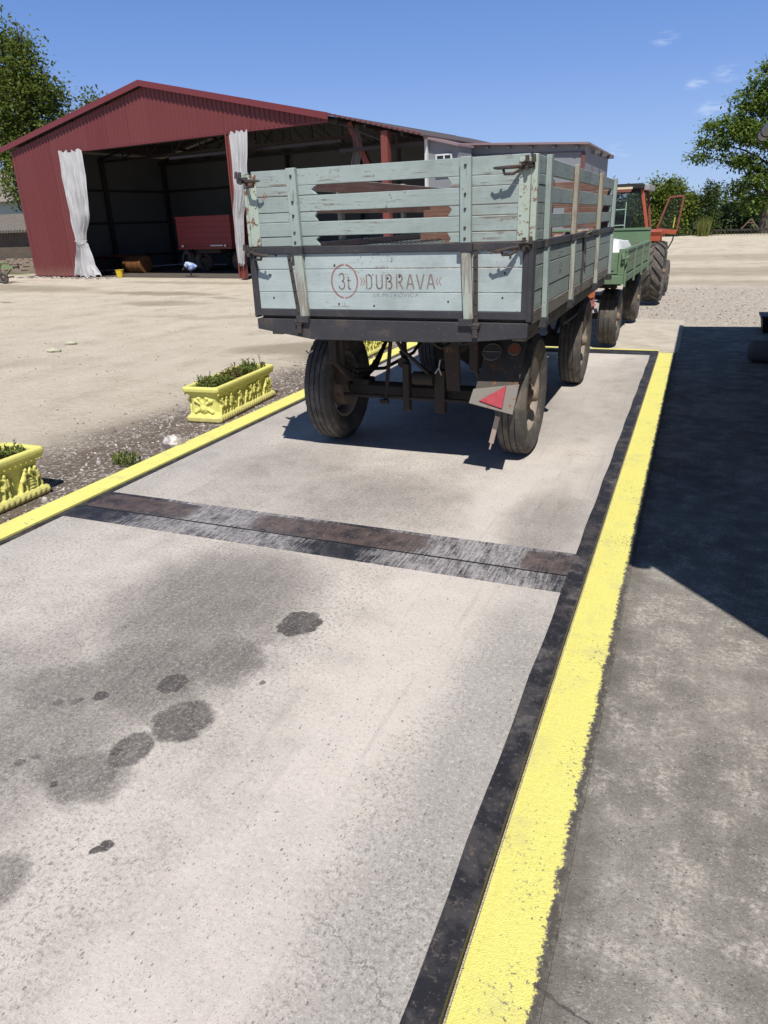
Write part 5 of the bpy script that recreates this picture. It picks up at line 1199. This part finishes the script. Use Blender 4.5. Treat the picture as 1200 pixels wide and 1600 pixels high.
# red tipping trailer inside
t2 = thing('tipping_trailer', 'red sheet metal tipping trailer parked in the dark of the shed', 'trailer', inshed(7.0, 2.6), SA)
M_RED2 = material('red_trailer_paint', rusty((.22, .030, .028), .1, .5))
b = MB(); b.box(-1.42, 1.42, 0, .05, .98, 2.07)
for k in range(5): b.box(-1.38, 1.38, -.018, 0, 1.05 + k * .2, 1.10 + k * .2)
b.box(-1.45, 1.45, -.03, .06, 2.03, 2.10); obj('tailgate', b, M_RED2, t2, split=False, bevel=.004)
b = MB(); b.box(-1.42, -1.37, .05, 3.6, .98, 2.07); b.box(1.37, 1.42, .05, 3.6, .98, 2.07); obj('side_board', b, M_RED2, t2)
b = MB(); b.box(-1.42, 1.42, -.04, 3.6, .90, .975); obj('floor', b, M_RED2, t2)
for x in (-1.15, 1.12):
    b = MB(); b.cyl((x, -.06, 1.02), (x, -.03, 1.02), .05, n=12); obj('tail_lamp', b, material('pale_lamp', col=(.6, .55, .5), rough=.3), t2)
b = MB(); b.box(.35, 1.0, -.05, -.035, 1.0, 1.05); obj('number_plate', b, material('pale_plate', col=(.55, .55, .52)), t2)
b = MB(); b.box(-.6, .6, .2, 3.4, .74, .895); obj('chassis', b, M_DARKIRON, t2)
r0 = make_wheel(t2, .42, .25, .25, (1.0, .9, .42)); dup_wheel(r0, t2, (-1.0, .9, .42), PI); dup_wheel(r0, t2, (1.0, 2.7, .42)); dup_wheel(r0, t2, (-1.0, 2.7, .42), PI)
# machine under a blue cloth at the shed door
mc = thing('pump', 'small engine pump under a pale blue cloth on the sill of the shed', 'pump', inshed(7.7, 1.0), SA + .3)
M_MACH = material('greasy_machine', rusty((.05, .045, .04), .3))
b = MB(); b.box(-.10, .14, -.1, .1, .0, .03); b.cyl((0, 0, .03), (.02, 0, .30), .035, n=10); b.bar((-.25, 0, .02), (.2, .02, .02), .04, .03); obj('stand', b, M_MACH, mc)
b = MB(); b.ball((0, 0, .34), (.20, .11, .10), 14, 9); b.cyl((-.22, 0, .33), (-.32, 0, .24), .03, n=10); obj('housing', b, M_MACH, mc)
b = MB(); b.ball((.0, 0, .40), (.25, .14, .10), 26, 16)
for i, v_ in enumerate(b.v):
    q = Vector(v_) - Vector((0, 0, .40)); k = 1 + .16 * math.sin(19 * q.x + 3) * math.cos(23 * q.y + 7 * q.z) + .12 * math.sin(31 * q.z + 11 * q.x); q *= k
    if q.z < -.02: q.z -= .10 * max(0, math.sin(7 * q.x + 1.2)); q.x *= .92
    b.v[i] = (q.x, q.y, q.z + .40 - .12 * q.x)
obj('cloth', b, material('pale_blue_cloth', lambda t, b_, mt: (t.put(b_.inputs['Base Color'], t.mix(t.step(t.noise(t.co(), 7, 4), .42, .6), (.14, .26, .58), (.50, .56, .66))), b_.inputs['Roughness'].__setattr__('default_value', .85))), mc, angle=60)
# yellow bucket, orange drum, tyres and a bench deeper in
bk = thing('bucket', 'yellow plastic bucket standing just inside the shed door', 'bucket', inshed(4.55, .35))
b = MB(); b.lathe([(0, .001), (0, .12), (.27, .155), (.275, .165), (.262, .165), (.255, .148), (.02, .112), (.02, .001)], (0, 0, 0), 'Z', 28); obj('body', b, material('yellow_plastic', col=(.62, .44, .03), rough=.45), bk)
b = MB(); b.tube([(.16 * math.cos(a), -.05 + .02 * math.sin(a), .26 - .12 * math.sin(a)) for a in [k * PI / 10 for k in range(11)]], .006, 6); obj('handle', b, M_HOOK, bk)
dm = thing('drum', 'rusty orange drum lying on its side in the shed', 'drum', inshed(3.0, 2.6), SA)
b = MB(); b.lathe([(-.55, .001), (-.55, .30), (-.53, .33), (-.2, .33), (-.18, .345), (-.16, .33), (.18, .33), (.20, .345), (.22, .33), (.5, .36), (.53, .34), (.53, .001)], (0, 0, .34), 'X', 32); obj('shell', b, material('rusty_orange', rusty((.17, .075, .025), .45)), dm)
for u, v, r, lab in ((5.4, 3.2, .42, 'black tyre leaning in the dark of the shed beside the red tailgate'), (4.9, 4.1, .5, 'black tyre leaning deepest in the shed behind the orange drum')):
    q = MB(); q.lathe([(-.10, r * .6), (-.12, r * .85), (-.08, r), (.08, r), (.12, r * .85), (.10, r * .6)], n=40); o = obj('tyre', q, M_TYRE); o.location = inshed(u, v, r + .03); o.rotation_euler = (0, .15, SA + 1.2); tag(o, lab, 'tyre', 'tyres kept in the shed')
wb = thing('workbench', 'low dark red bench against the left wall of the shed', 'bench', inshed(1.6, 3.0), SA)
b = MB(); b.box(-.9, .9, -.4, .4, .62, .70); obj('top', b, M_REDSTEEL, wb)
for x in (-.85, .85):
    for y in (-.35, .35): b = MB(); b.box(x - .04, x + .04, y - .04, y + .04, 0, .62); obj('leg', b, M_REDSTEEL, wb)

# ================================================================== grey buildings behind
def m_grey(t, b, mt):
    C = t.co(); n = t.noise(C, .7, 5, .6); t.put(b.inputs['Base Color'], t.mix(n, (.175, .185, .21), (.225, .235, .26))); b.inputs['Roughness'].default_value = .75
M_GREY = material('grey_render', m_grey); M_EAVE = material('dark_eave', col=(.11, .10, .105), rough=.7); M_ROOFP = material('mauve_roof_sheet', col=(.24, .17, .18), rough=.6)
gb = thing('warehouse', 'plain grey building with a flat low pitched roof rising behind the mint trailer', 'building', (-5, 24, 0))
W_ = lambda n, mb, mt, **k: obj(n, mb, mt, gb, world=True, **k)
b = MB(); b.hexa([(-7.1, 22, -.05), (-3.16, 22, -.05), (-2.98, 25.8, -.05), (-7.1, 25.8, -.05), (-7.1, 22, 3.60), (-3.16, 22, 3.385), (-2.98, 25.8, 3.28), (-7.1, 25.8, 3.50)]); W_('wall', b, M_GREY)
b = MB(); b.hexa([(-7.2, 21.8, 3.60), (-3.05, 21.8, 3.375), (-2.84, 26.0, 3.28), (-7.2, 26.0, 3.50), (-7.2, 21.8, 3.65), (-3.05, 21.8, 3.425), (-2.84, 26.0, 3.33), (-7.2, 26.0, 3.55)]); W_('roof', b, M_ROOFP)
b = MB()
for i in range(6): x = -6.5 + i * .62; zt = 3.60 - (x + 7.1) * .0545; b.box(x, x + .08, 21.84, 21.99, zt - .09, zt - .01)
for y in (22.9, 24.1, 25.3): b.box(-3.12 + (y - 22) * .047, -2.92 + (y - 22) * .047, y, y + .09, 3.20, 3.29)
W_('rafter_end', b, M_EAVE)
b = MB(); b.bar((-7.1, 21.99, 3.33), (-3.16, 21.99, 3.21), .02, .02); W_('wall_band', b, M_EAVE)
b = MB(); b.box(-3.24, -3.14, 21.96, 21.998, -.05, 3.2); W_('corner_trim', b, material('rust_brown_trim', col=(.13, .06, .05)))
an = thing('annex', 'narrow grey annex with a white framed window between the red shed and the warehouse', 'building', tuple(SO), SA)
A_ = lambda n, mb, mt, **k: obj(n, mb, mt, an, **k)
b = MB(); b.hexa([(18.10, .3, -.05), (19.05, .3, -.05), (19.05, 1.1, -.05), (18.10, 1.1, -.05), (18.10, .3, 3.70), (19.05, .3, 3.46), (19.05, 1.1, 3.46), (18.10, 1.1, 3.70)]); A_('wall', b, M_GREY)
b = MB(); b.hexa([(18.06, .12, 3.71), (19.1, .12, 3.45), (19.1, 1.15, 3.45), (18.06, 1.15, 3.71), (18.06, .12, 3.77), (19.1, .12, 3.51), (19.1, 1.15, 3.51), (18.06, 1.15, 3.77)]); A_('roof', b, M_ROOFP)
b = MB(); b.box(18.05, 18.13, .2, .29, -.05, 3.70); A_('corner_pipe', b, material('pale_post', col=(.55, .56, .56)))
b = MB()
for c_ in ((18.36, 18.86, 3.26, 3.30), (18.36, 18.86, 2.75, 2.79), (18.36, 18.40, 2.79, 3.26), (18.60, 18.64, 2.79, 3.26), (18.82, 18.86, 2.79, 3.26)): b.box(c_[0], c_[1], .25, .298, c_[2], c_[3])
wn = A_('window', b, material('white_window_frame', col=(.6, .6, .6)), split=False)
b = MB(); b.box(18.40, 18.82, .275, .29, 2.79, 3.26); obj('pane', b, MATS['dark_pane'], wn)

# ================================================================== left edge: brick outbuilding, white house, cart
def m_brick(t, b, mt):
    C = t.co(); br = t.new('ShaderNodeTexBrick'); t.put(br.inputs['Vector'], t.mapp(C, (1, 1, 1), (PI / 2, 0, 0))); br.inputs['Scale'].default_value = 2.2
    br.inputs['Color1'].default_value = (.10, .07, .053, 1); br.inputs['Color2'].default_value = (.14, .105, .08, 1); br.inputs['Mortar'].default_value = (.13, .118, .10, 1)  # brick and mortar colours darkened to stand in for the tree's shade
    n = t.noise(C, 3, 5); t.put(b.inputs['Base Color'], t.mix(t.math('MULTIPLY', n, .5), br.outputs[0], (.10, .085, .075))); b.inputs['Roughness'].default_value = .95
M_BRICK = material('tree_shaded_brick', m_brick)
def m_tile(t, b, mt):
    C = t.co(); n = t.noise(C, 6, 4); t.put(b.inputs['Base Color'], t.mix(n, (.14, .12, .105), (.30, .27, .24))); b.inputs['Roughness'].default_value = .95
M_TILE = material('grey_roof_tile', m_tile)
bo = thing('brick_outbuilding', 'low weathered brick outbuilding with a grey tiled roof beside the red shed', 'building', (-31, 28, 0))
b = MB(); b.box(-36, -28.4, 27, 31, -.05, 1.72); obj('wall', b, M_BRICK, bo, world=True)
b = MB(); b.hexa([(-36.2, 26.6, 1.70), (-28.2, 26.6, 1.70), (-28.2, 29.2, 2.46), (-36.2, 29.2, 2.46), (-36.2, 26.6, 1.76), (-28.2, 26.6, 1.76), (-28.2, 29.2, 2.52), (-36.2, 29.2, 2.52)])
for i in range(44):
    x = -36.1 + i * .18
    b.bar((x, 26.55, 1.79), (x, 29.2, 2.56), .10, .05)
rf = obj('roof', b, M_TILE, bo, world=True, split=False)
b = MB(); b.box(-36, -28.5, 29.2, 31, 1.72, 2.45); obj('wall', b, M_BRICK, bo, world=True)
wl = MB()
for i in range(120):
    x = -33 + rnd(0, 5.8); k = int(rnd(0, 7)); wl.box(x, x + .25, 26.0 + rnd(-.02, .02), 26.14, k * .085, k * .085 + .078)
wl.box(-33, -27.2, 26.02, 26.13, -.05, .52)
tag(obj('low_wall', wl, material('sunlit_pale_brick', rusty((.30, .235, .18), .15, .95)), None), 'low crumbling brick wall in the sun before the brick outbuilding', 'wall')
ho = thing('house', 'white walled house mostly hidden behind the big tree', 'house', (-40, 37, 0))
b = MB(); b.box(-46, -35, 36, 42, 0, 3.6); obj('wall', b, material('white_render', col=(.62, .61, .58), rough=.9), ho, world=True)
b = MB(); b.prism([(35.4, 3.5), (39, 5.6), (42.6, 3.5)], -46.4, -34.6, 'YZ'); obj('roof', b, M_TILE, ho, world=True)
ct = thing('handcart', 'small green farm cart with a black wheel at the left edge of the picture', 'cart', (-23.6, 20.5, -.05))
M_CGR = material('faded_green_frame', rusty((.20, .28, .13), .25))
b = MB(); b.hexa([(-1.6, -.06, .58), (.35, -.04, .50), (.35, .04, .50), (-1.6, .06, .58), (-1.6, -.06, .70), (.35, -.04, .60), (.35, .04, .60), (-1.6, .06, .70)]); obj('frame', b, M_CGR, ct)
b = MB(); b.box(-1.7, -.2, -.35, .35, .66, .72); obj('deck', b, M_CGR, ct)
b = MB(); b.bar((.35, 0, .55), (.62, 0, .57), .07, .05); b.cyl((.60, 0, .50), (.60, 0, .70), .028, n=8); obj('coupling', b, M_DARKIRON, ct)
b = MB(); b.bar((.25, 0, .52), (0, -.15, .22), .04, .04); b.cyl((0, -.3, .215), (0, .25, .215), .025, n=8); obj('axle', b, M_DARKIRON, ct)
k0 = make_wheel(ct, .215, .10, .12, (0, -.22, .215), M_DARKIRON, 3, PI / 2 + PI); dup_wheel(k0, ct, (-.9, -.22, .215), PI / 2 + PI)

# ================================================================== vegetation
M_BARK = material('brown_bark', lambda t, b, mt: (t.put(b.inputs['Base Color'], t.mix(t.noise(t.mapp(t.co(), (6, 6, 1)), 4, 4), (.05, .04, .03), (.14, .115, .09))), b.inputs['Roughness'].__setattr__('default_value', .95)))
M_LF1 = leaf_mat('broad_leaves', (.06, .095, .02), (.19, .235, .06), .38); M_LF2 = leaf_mat('locust_leaves', (.065, .12, .02), (.215, .30, .065), .42)
M_LF3 = leaf_mat('bright_bush_leaves', (.08, .125, .02), (.22, .27, .055), .38); M_LF4 = leaf_mat('dark_shrub_leaves', (.030, .055, .018), (.10, .15, .045), .3)
M_GRS = leaf_mat('grass_blades', (.09, .12, .025), (.26, .26, .08), .3)
def crown(b, lobes, n, size, droop=0.0, flat=1.0, per=26, spread=.20):
    for (c, r) in lobes:
        c = Vector(c); rv = Vector(r); m_ = max(12, int(n * rv.x * rv.y * rv.z ** .7))
        for i in range(m_):
            d = Vector((random.gauss(0, 1), random.gauss(0, 1), random.gauss(0, 1))).normalized() * (rnd(.15, 1) ** .45)
            p = c + Vector((d.x * rv.x, d.y * rv.y, d.z * rv.z)); s = spread * rnd(.6, 1.5)
            out = (p - c).normalized()
            for k in range(per):
                q = p + Vector((random.gauss(0, s), random.gauss(0, s), random.gauss(0, s * flat)))
                ld = (out * .5 + Vector((rnd(-1, 1), rnd(-1, 1), rnd(-.8, .6) - droop))).normalized()
                L = size * rnd(.7, 1.35); sx = ld.cross(Vector((rnd(-.6, .6), rnd(-.6, .6), 1))); sx = sx.normalized() if sx.length > 1e-3 else Vector((1, 0, 0))
                m2 = q + ld * L * .5
                b.add([q, m2 + sx * L * .28, q + ld * L, m2 - sx * L * .28], [(0, 1, 2, 3)])
def trunk(b, base, top, r, lobes, lim):
    b.tube([base, (base[0] * .6 + top[0] * .4 + rnd(-.2, .2), base[1] * .6 + top[1] * .4, base[2] * .6 + top[2] * .4), top], [r * 1.25, r * .9, r * .45], 10)
    bs, tp = Vector(base), Vector(top)
    for (c, rr) in lobes:
        c = Vector(c); k = min(.95, max(.2, (c.z - bs.z) / max(.1, tp.z - bs.z) * .7)); s = bs.lerp(tp, k); mid = s.lerp(c, .5) + Vector((rnd(-.2, .2), rnd(-.2, .2), .25))
        b.tube([s, mid, c, c + (c - s) * .25], [r * lim, r * lim * .6, r * lim * .3, .01], 6)
def tree(name, lab, cat, lobes, base, top, r, lm, n, size, group=None, **k):
    t_ = thing(name, lab, cat, base, 0, group)
    tb = MB(); trunk(tb, base, top, r, lobes, k.pop('lim', .38)); obj('trunk', tb, M_BARK, t_, world=True, split=False)
    cb = MB(); crown(cb, lobes, n, size, **k); obj('crown', cb, lm, t_, world=True, fix=False, smooth=False, split=False)
    return t_
random.seed(5)
tree('tree', 'large leafy broadleaf tree rising behind the left end of the red shed', 'tree',
     [((-33.0, 31.8, 6.0), (2.6, 2.2, 2.0)), ((-32.3, 31.5, 7.6), (2.0, 1.9, 1.7)), ((-33.2, 31.5, 9.3), (1.9, 1.8, 1.6)), ((-32.0, 31.5, 5.3), (2.0, 1.8, 1.1)), ((-30.1, 31.3, 5.9), (1.1, 1.1, .8)), ((-28.9, 31.3, 6.9), (.35, .4, .9)), ((-28.0, 31.3, 7.1), (.3, .3, .6)),
      ((-31.9, 31.5, 9.3), (.7, .8, 1.3)), ((-30.9, 31.5, 8.3), (.7, .7, .5)), ((-33.5, 31.4, 11.0), (.8, .8, 1.2)), ((-32.0, 31.4, 10.5), (.55, .55, .9)), ((-35.5, 31.8, 8.5), (2.4, 2, 3)), ((-32.5, 30.8, 4.0), (1.9, 1.6, 1.1)), ((-30.2, 30.6, 4.4), (1.2, 1.2, .8))],
     (-32.8, 32.2, -.05), (-32.6, 31.8, 8.5), .32, M_LF1, 26, .20, per=34, spread=.26)
tree('locust_tree', 'tall feathery locust tree beside the farm implement past the yard', 'tree',
     [((3.5, 62, 9.7), (1.5, 1.4, .7)), ((5.4, 62, 10.6), (2.0, 2, 1.0)), ((2.1, 62, 8.7), (1.3, 1.3, .5)), ((4.2, 61.8, 8.2), (2.0, 1.8, .8)), ((1.0, 61.6, 7.1), (1.8, 1.4, .55)), ((.0, 61.6, 6.1), (1.3, 1.2, .42)), ((2.6, 61.4, 6.6), (2.0, 1.8, .8)), ((4.8, 61.4, 6.0), (2.0, 1.8, 1.0)), ((-.7, 61.6, 5.2), (.55, .8, .22)),
      ((1.2, 61.5, 5.0), (.9, 1.0, .35)), ((2.6, 61.5, 4.7), (1.2, 1.2, .5)), ((3.6, 61.5, 3.6), (1.4, 1.4, .7)), ((2.4, 61.6, 3.0), (1.0, 1.0, .5)), ((3.0, 61.8, 2.0), (1.1, 1.0, .6)), ((5.6, 62, 9.2), (1.9, 1.8, 1.2)), ((6.5, 62, 4.0), (2, 1.8, 1.6)), ((2.9, 62, 10.5), (.4, .5, .25)), ((2.2, 61.6, 8.0), (1.0, 1, .4))],
     (4.15, 62.2, -.05), (4.4, 62, 10.5), .34, M_LF2, 34, .24, droop=.3, flat=.55, per=30, spread=.30, lim=.30)
tree('bush', 'bright green leafy bush growing behind the tractor cab', 'bush', [((-3.3, 60, 2.6), (1.0, .9, 1.0)), ((-2.2, 60, 2.5), (1.1, .9, .9)), ((-1.2, 60, 1.9), (.9, .8, .8)), ((-4.3, 60, 1.9), (1.2, .9, 1.1)), ((-2.6, 59.7, 1.2), (1.6, .9, .9)), ((-3.5, 60, 3.4), (.3, .3, .4)), ((-2.6, 60, 3.4), (.35, .3, .35)), ((-1.9, 60, 3.25), (.3, .3, .35))], (-2.6, 60.2, -.05), (-2.6, 60, 2.4), .12, M_LF3, 110, .20, per=26, spread=.20)
tree('shrub', 'slender dark shrub between the bright bush and the locust tree', 'shrub', [((.25, 60, 1.9), (.55, .5, .8)), ((.0, 60, 2.5), (.35, .35, .6)), ((.55, 60, 2.3), (.35, .35, .6)), ((.3, 60, 1.0), (.8, .6, .7)), ((.15, 60, 3.1), (.14, .14, .35)), ((.62, 60, 2.95), (.14, .14, .3)), ((-.35, 60, 2.3), (.16, .2, .4))], (.25, 60.1, -.05), (.25, 60, 2.8), .07, M_LF4, 190, .16, per=22, spread=.15)
# young trees and hedge rows beyond
hb_ = MB(); random.seed(8)
crown(hb_, [((x, 66 + rnd(-1, 2), .55 + rnd(-.1, .25)), (1.8, 1.2, rnd(.6, 1.0))) for x in range(-18, 26, 2)], 26, .26, per=20, spread=.3)
tag(obj('undergrowth', hb_, M_LF4, fix=False, smooth=False), 'dark green undergrowth along the far side of the yard', None, kind='stuff')
fb = MB(); random.seed(9)
crown(fb, [((x * 1.0, 150 + rnd(-12, 20), 1.8 + rnd(-.5, 1.2)), (6, 4, rnd(1.6, 2.6))) for x in range(-150, 130, 7)], .9, 1.0, per=30, spread=1.1)
tag(obj('distant_woods', fb, leaf_mat('distant_leaves', (.030, .052, .022), (.075, .11, .04), .2), fix=False, smooth=False), 'low line of distant woodland on the plain', None, kind='stuff')
hm = MB(); pts = [(-900 + i * 60, 6 + 7 * math.sin(i * .7) + 5 * math.sin(i * .31 + 1)) for i in range(31)]
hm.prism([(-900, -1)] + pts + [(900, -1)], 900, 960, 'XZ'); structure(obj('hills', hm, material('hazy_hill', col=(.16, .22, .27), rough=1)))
def blades(b, x0, x1, y0, y1, n, h, lean=.25, wd=.02):
    for i in range(n):
        x, y = rnd(x0, x1), rnd(y0, y1); hh = h * rnd(.5, 1.1); d = Vector((rnd(-lean, lean), rnd(-lean, lean), 1)).normalized(); w2 = Vector((math.cos(i), math.sin(i), 0)) * wd
        p = Vector((x, y, -.05)); m2 = p + d * hh * .6; e = p + d * hh + Vector((rnd(-.3, .3), rnd(-.3, .3), -.05)) * hh * .35
        b.add([p - w2, p + w2, m2 + w2 * .7, e, m2 - w2 * .7], [(0, 1, 2, 4), (2, 3, 4)])
b = MB(); blades(b, -.25, .45, 57.6, 58.4, 240, 1.35, .22, .018); tag(obj('reed_clump', b, M_GRS, fix=False, smooth=False), 'yellow green clump of tall reeds at the edge of the yard', 'reeds')
b = MB(); blades(b, -30, 30, 62, 66, 5000, .45, .4, .035); tag(obj('rough_grass', b, M_GRS, fix=False, smooth=False), 'rough grass along the end of the yard', None, kind='stuff')

# ================================================================== farm implement by the trees
hr = thing('harrow', 'long dark steel harrow with a triangular hitch parked under the locust tree', 'harrow', (3.6, 58.4, -.05))
M_HAR = material('dark_implement_steel', rusty((.035, .030, .028), .3))
b = MB(); b.box(-3.0, 4.0, -.06, .06, .30, .40); b.box(-3.0, 4.0, .5, .62, .30, .40)
for i in range(9): b.box(-2.9 + i * .82, -2.82 + i * .82, -.06, .62, .33, .39)
obj('frame', b, M_HAR, hr, split=False)
b = MB(); b.bar((-1.15, 0, .38), (-.60, 0, 1.05), .07, .07); b.bar((-.05, 0, .38), (-.60, 0, 1.05), .07, .07); b.bar((-.78, 0, .8), (-.42, 0, .8), .05, .05); obj('hitch', b, material('rusty_hitch', rusty((.16, .10, .07), .4)), hr)
b = MB()
for i in range(34): x = -2.95 + i * .205; b.cyl((x, -.02 + .6 * (i % 2), .33), (x + .03, -.10 + .6 * (i % 2), .0), .035, .012, n=6)
tn = obj('tines', b, M_HAR, hr, split=False); tn.name = 'tine_row'

# ================================================================== weighbridge office at the right: its roof shades the slab
of = thing('weighbridge_office', 'weighbridge office with overhanging eaves, seen only as a gutter end at the right edge', 'building', (4, 6, 0))
O_ = lambda n, mb, mt, **k: obj(n, mb, mt, of, world=True, **k)
rz_ = lambda x: 2.46 + .20 * (x - .55)
poly = [(.595, 10.9), (.595, 2.0), (2.645, -.45), (7.0, -.45), (7.0, 10.9)]
b = MB(); b.add([(x, y, rz_(x)) for x, y in poly] + [(x, y, rz_(x) + .08) for x, y in poly], [(0, 1, 2, 3, 4), (9, 8, 7, 6, 5)] + [(i, 5 + i, 5 + (i + 1) % 5, (i + 1) % 5) for i in range(5)]); O_('roof', b, M_TILE)
b = MB(); b.add([(1.5, 10.5, -.05), (1.5, 2.3, -.05), (3.0, .5, -.05), (6.6, .5, -.05), (6.6, 10.5, -.05), (1.5, 10.5, 2.64), (1.5, 2.3, 2.64), (3.0, .5, 2.94), (6.6, .5, 3.66), (6.6, 10.5, 3.66)], [(0, 1, 2, 3, 4), (9, 8, 7, 6, 5)] + [(i, 5 + i, 5 + (i + 1) % 5, (i + 1) % 5) for i in range(5)]); O_('wall', b, material('dark_unseen_wall', col=(.07, .065, .06), rough=.9))  # unseen wall, kept close and coloured dark to deepen the slab's shade
b = MB(); b.lathe([(0, .058), (8.95, .058), (8.95, .050), (.012, .050)], (.55, 1.98, 2.455), 'Y', 20, skip=lambda j, i: 1 <= i <= 3); b.cyl((.55, 10.9, 2.455), (.55, 10.93, 2.455), .061, n=20); gu = O_('gutter', b, material('zinc_gutter', rusty((.34, .33, .32), .05, .5)), split=False)
for y in (10.75, 10.1, 9.0, 7.8):
    b = MB(); b.tube([(.55 + .063 * math.cos(a), y, 2.455 + .063 * math.sin(a)) for a in [PI * .55 + k * PI * 1.1 / 14 for k in range(15)]], .007, 6); b.bar((.51, y, 2.515), (.67, y, 2.505), .02, .008); obj('gutter_bracket', b, M_HOOK, gu, world=True)
# things standing in the shade
lg = MB(); lg.lathe([(0, .001), (0, .06), (.02, .10), (.06, .125), (.5, .13), (1.2, .13), (1.22, .10), (1.23, .001)], (.66, 9.55, .09), 'X', 24)
tag(obj('concrete_roller', lg, material('dark_grey_concrete', rusty((.14, .135, .13), .1, .9))), 'dark rounded roller lying across the shaded slab by the office', 'roller')
bx = thing('planter_box', 'black angular trough at the far end of the shaded slab', 'trough', (1.25, 12.1, -.04))
b = MB(); b.hexa([(-.26, -.2, 0), (.5, -.2, 0), (.5, .2, 0), (-.26, .2, 0), (-.30, -.24, .22), (.55, -.24, .24), (.55, .24, .24), (-.30, .24, .22)]); obj('body', b, M_TBLK, bx)
b = MB(); b.box(-.32, .57, -.26, .26, .22, .25); obj('rim', b, M_FRAME, bx)

# ================================================================== stones, weeds, gravel
def stone(b, c, r, seed, flat=.7):
    random.seed(seed); n, m_ = 10, 7; o = len(b.v); b.ball(c, (r, r * .8, r * flat), n, m_)
    for i in range(o, len(b.v)):
        p = Vector(b.v[i]) - Vector(c); k = rnd(.82, 1.15); p *= k; p.z = max(p.z, -r * flat * .6); b.v[i] = tuple(Vector(c) + p)
b = MB(); stone(b, (-3.80, 4.55, .015), .095, 4, .75)
M_ROCK = material('white_stone', lambda t, b_, mt: (t.put(b_.inputs['Base Color'], t.mix(t.step(t.noise(t.co(), 14, 5), .4, .62), (.30, .26, .24), (.62, .59, .57))), b_.inputs['Roughness'].__setattr__('default_value', .85)))
tag(obj('rock', b, M_ROCK, angle=25), 'white angular rock lying between the yellow planter and the kerb', 'rock')
for (x, y, r, lab) in ((-9.0, 8.35, .12, 'pale flat stone lying in the open dirt yard, the nearer one'), (-9.3, 9.0, .11, 'flat greenish stone lying in the open dirt yard, the farther one')):
    b = MB(); stone(b, (x, y, -.03), r, int(x * -10 + y), .32); tag(obj('flat_stone', b, material('pale_green_stone', col=(.46, .46, .34), rough=.9), angle=25), lab, 'stone', 'flat stones in the yard')
random.seed(31)
b = MB()
for i in range(3600):
    y = rnd(1.2, 11); x = -3.78 - abs(random.gauss(0, .62)) * (1 if y < 8 else .7)
    if any(abs(x - px) < .2 and abs(y - py) < .62 for px, py, *_ in spots): continue
    r = rnd(.004, .014) * (2.0 if rnd(0, 1) > .975 else 1); b.ball((x, y, -.048 + r * .3), (r, r * rnd(.6, 1), r * rnd(.5, .8)), 5, 3)
def m_peb(t, b_, mt): t.put(b_.inputs['Base Color'], t.ramp(t.island(), [(0, (.12, .095, .08)), (.5, (.30, .26, .23)), (.85, (.48, .45, .42)), (1, (.66, .64, .62))])); b_.inputs['Roughness'].default_value = .9
M_PEB = material('mixed_pebbles', m_peb)
tag(obj('gravel', b, M_PEB, fix=False, smooth=False), 'loose gravel on the soil strip along the left kerb', None, kind='stuff')
b = MB()
for i in range(900):
    x, y = rnd(-9, 3), rnd(13, 19); r = rnd(.008, .022); b.ball((x, y, -.048 + r * .3), (r, r, r * .6), 5, 3)
for i in range(1100):
    x, y = rnd(-20, -5), rnd(5, 22); r = rnd(.004, .014); b.ball((x, y, -.048 + r * .2), (r, r, r * .6), 5, 3)
for i in range(260):
    x = rnd(-26, -20.5); r = rnd(.015, .06); b.ball((x, 22.9 - (x + 22.6) * .155 + rnd(-.5, .2), -.048 + r * .3), (r, r, r * .6), 5, 3)
tag(obj('yard_stones', b, M_PEB, fix=False, smooth=False), 'scattered small stones over the dirt yard', None, kind='stuff')
b = MB(); random.seed(6)
for i in range(46):
    p = Vector((-3.94 + rnd(-.10, .10), 4.13 + rnd(-.07, .07), -.045))
    for k in range(7): leaf(b, p + Vector((0, 0, rnd(0, .07))), rnd(.03, .065), rnd(.008, .014), Vector((rnd(-1, 1), rnd(-1, 1), rnd(.3, 1.6))), Vector((0, 0, 1)))
tag(obj('weed', b, M_SEDUM, fix=False, smooth=False), 'small green weed growing in the gravel beside the yellow kerb', 'weed')
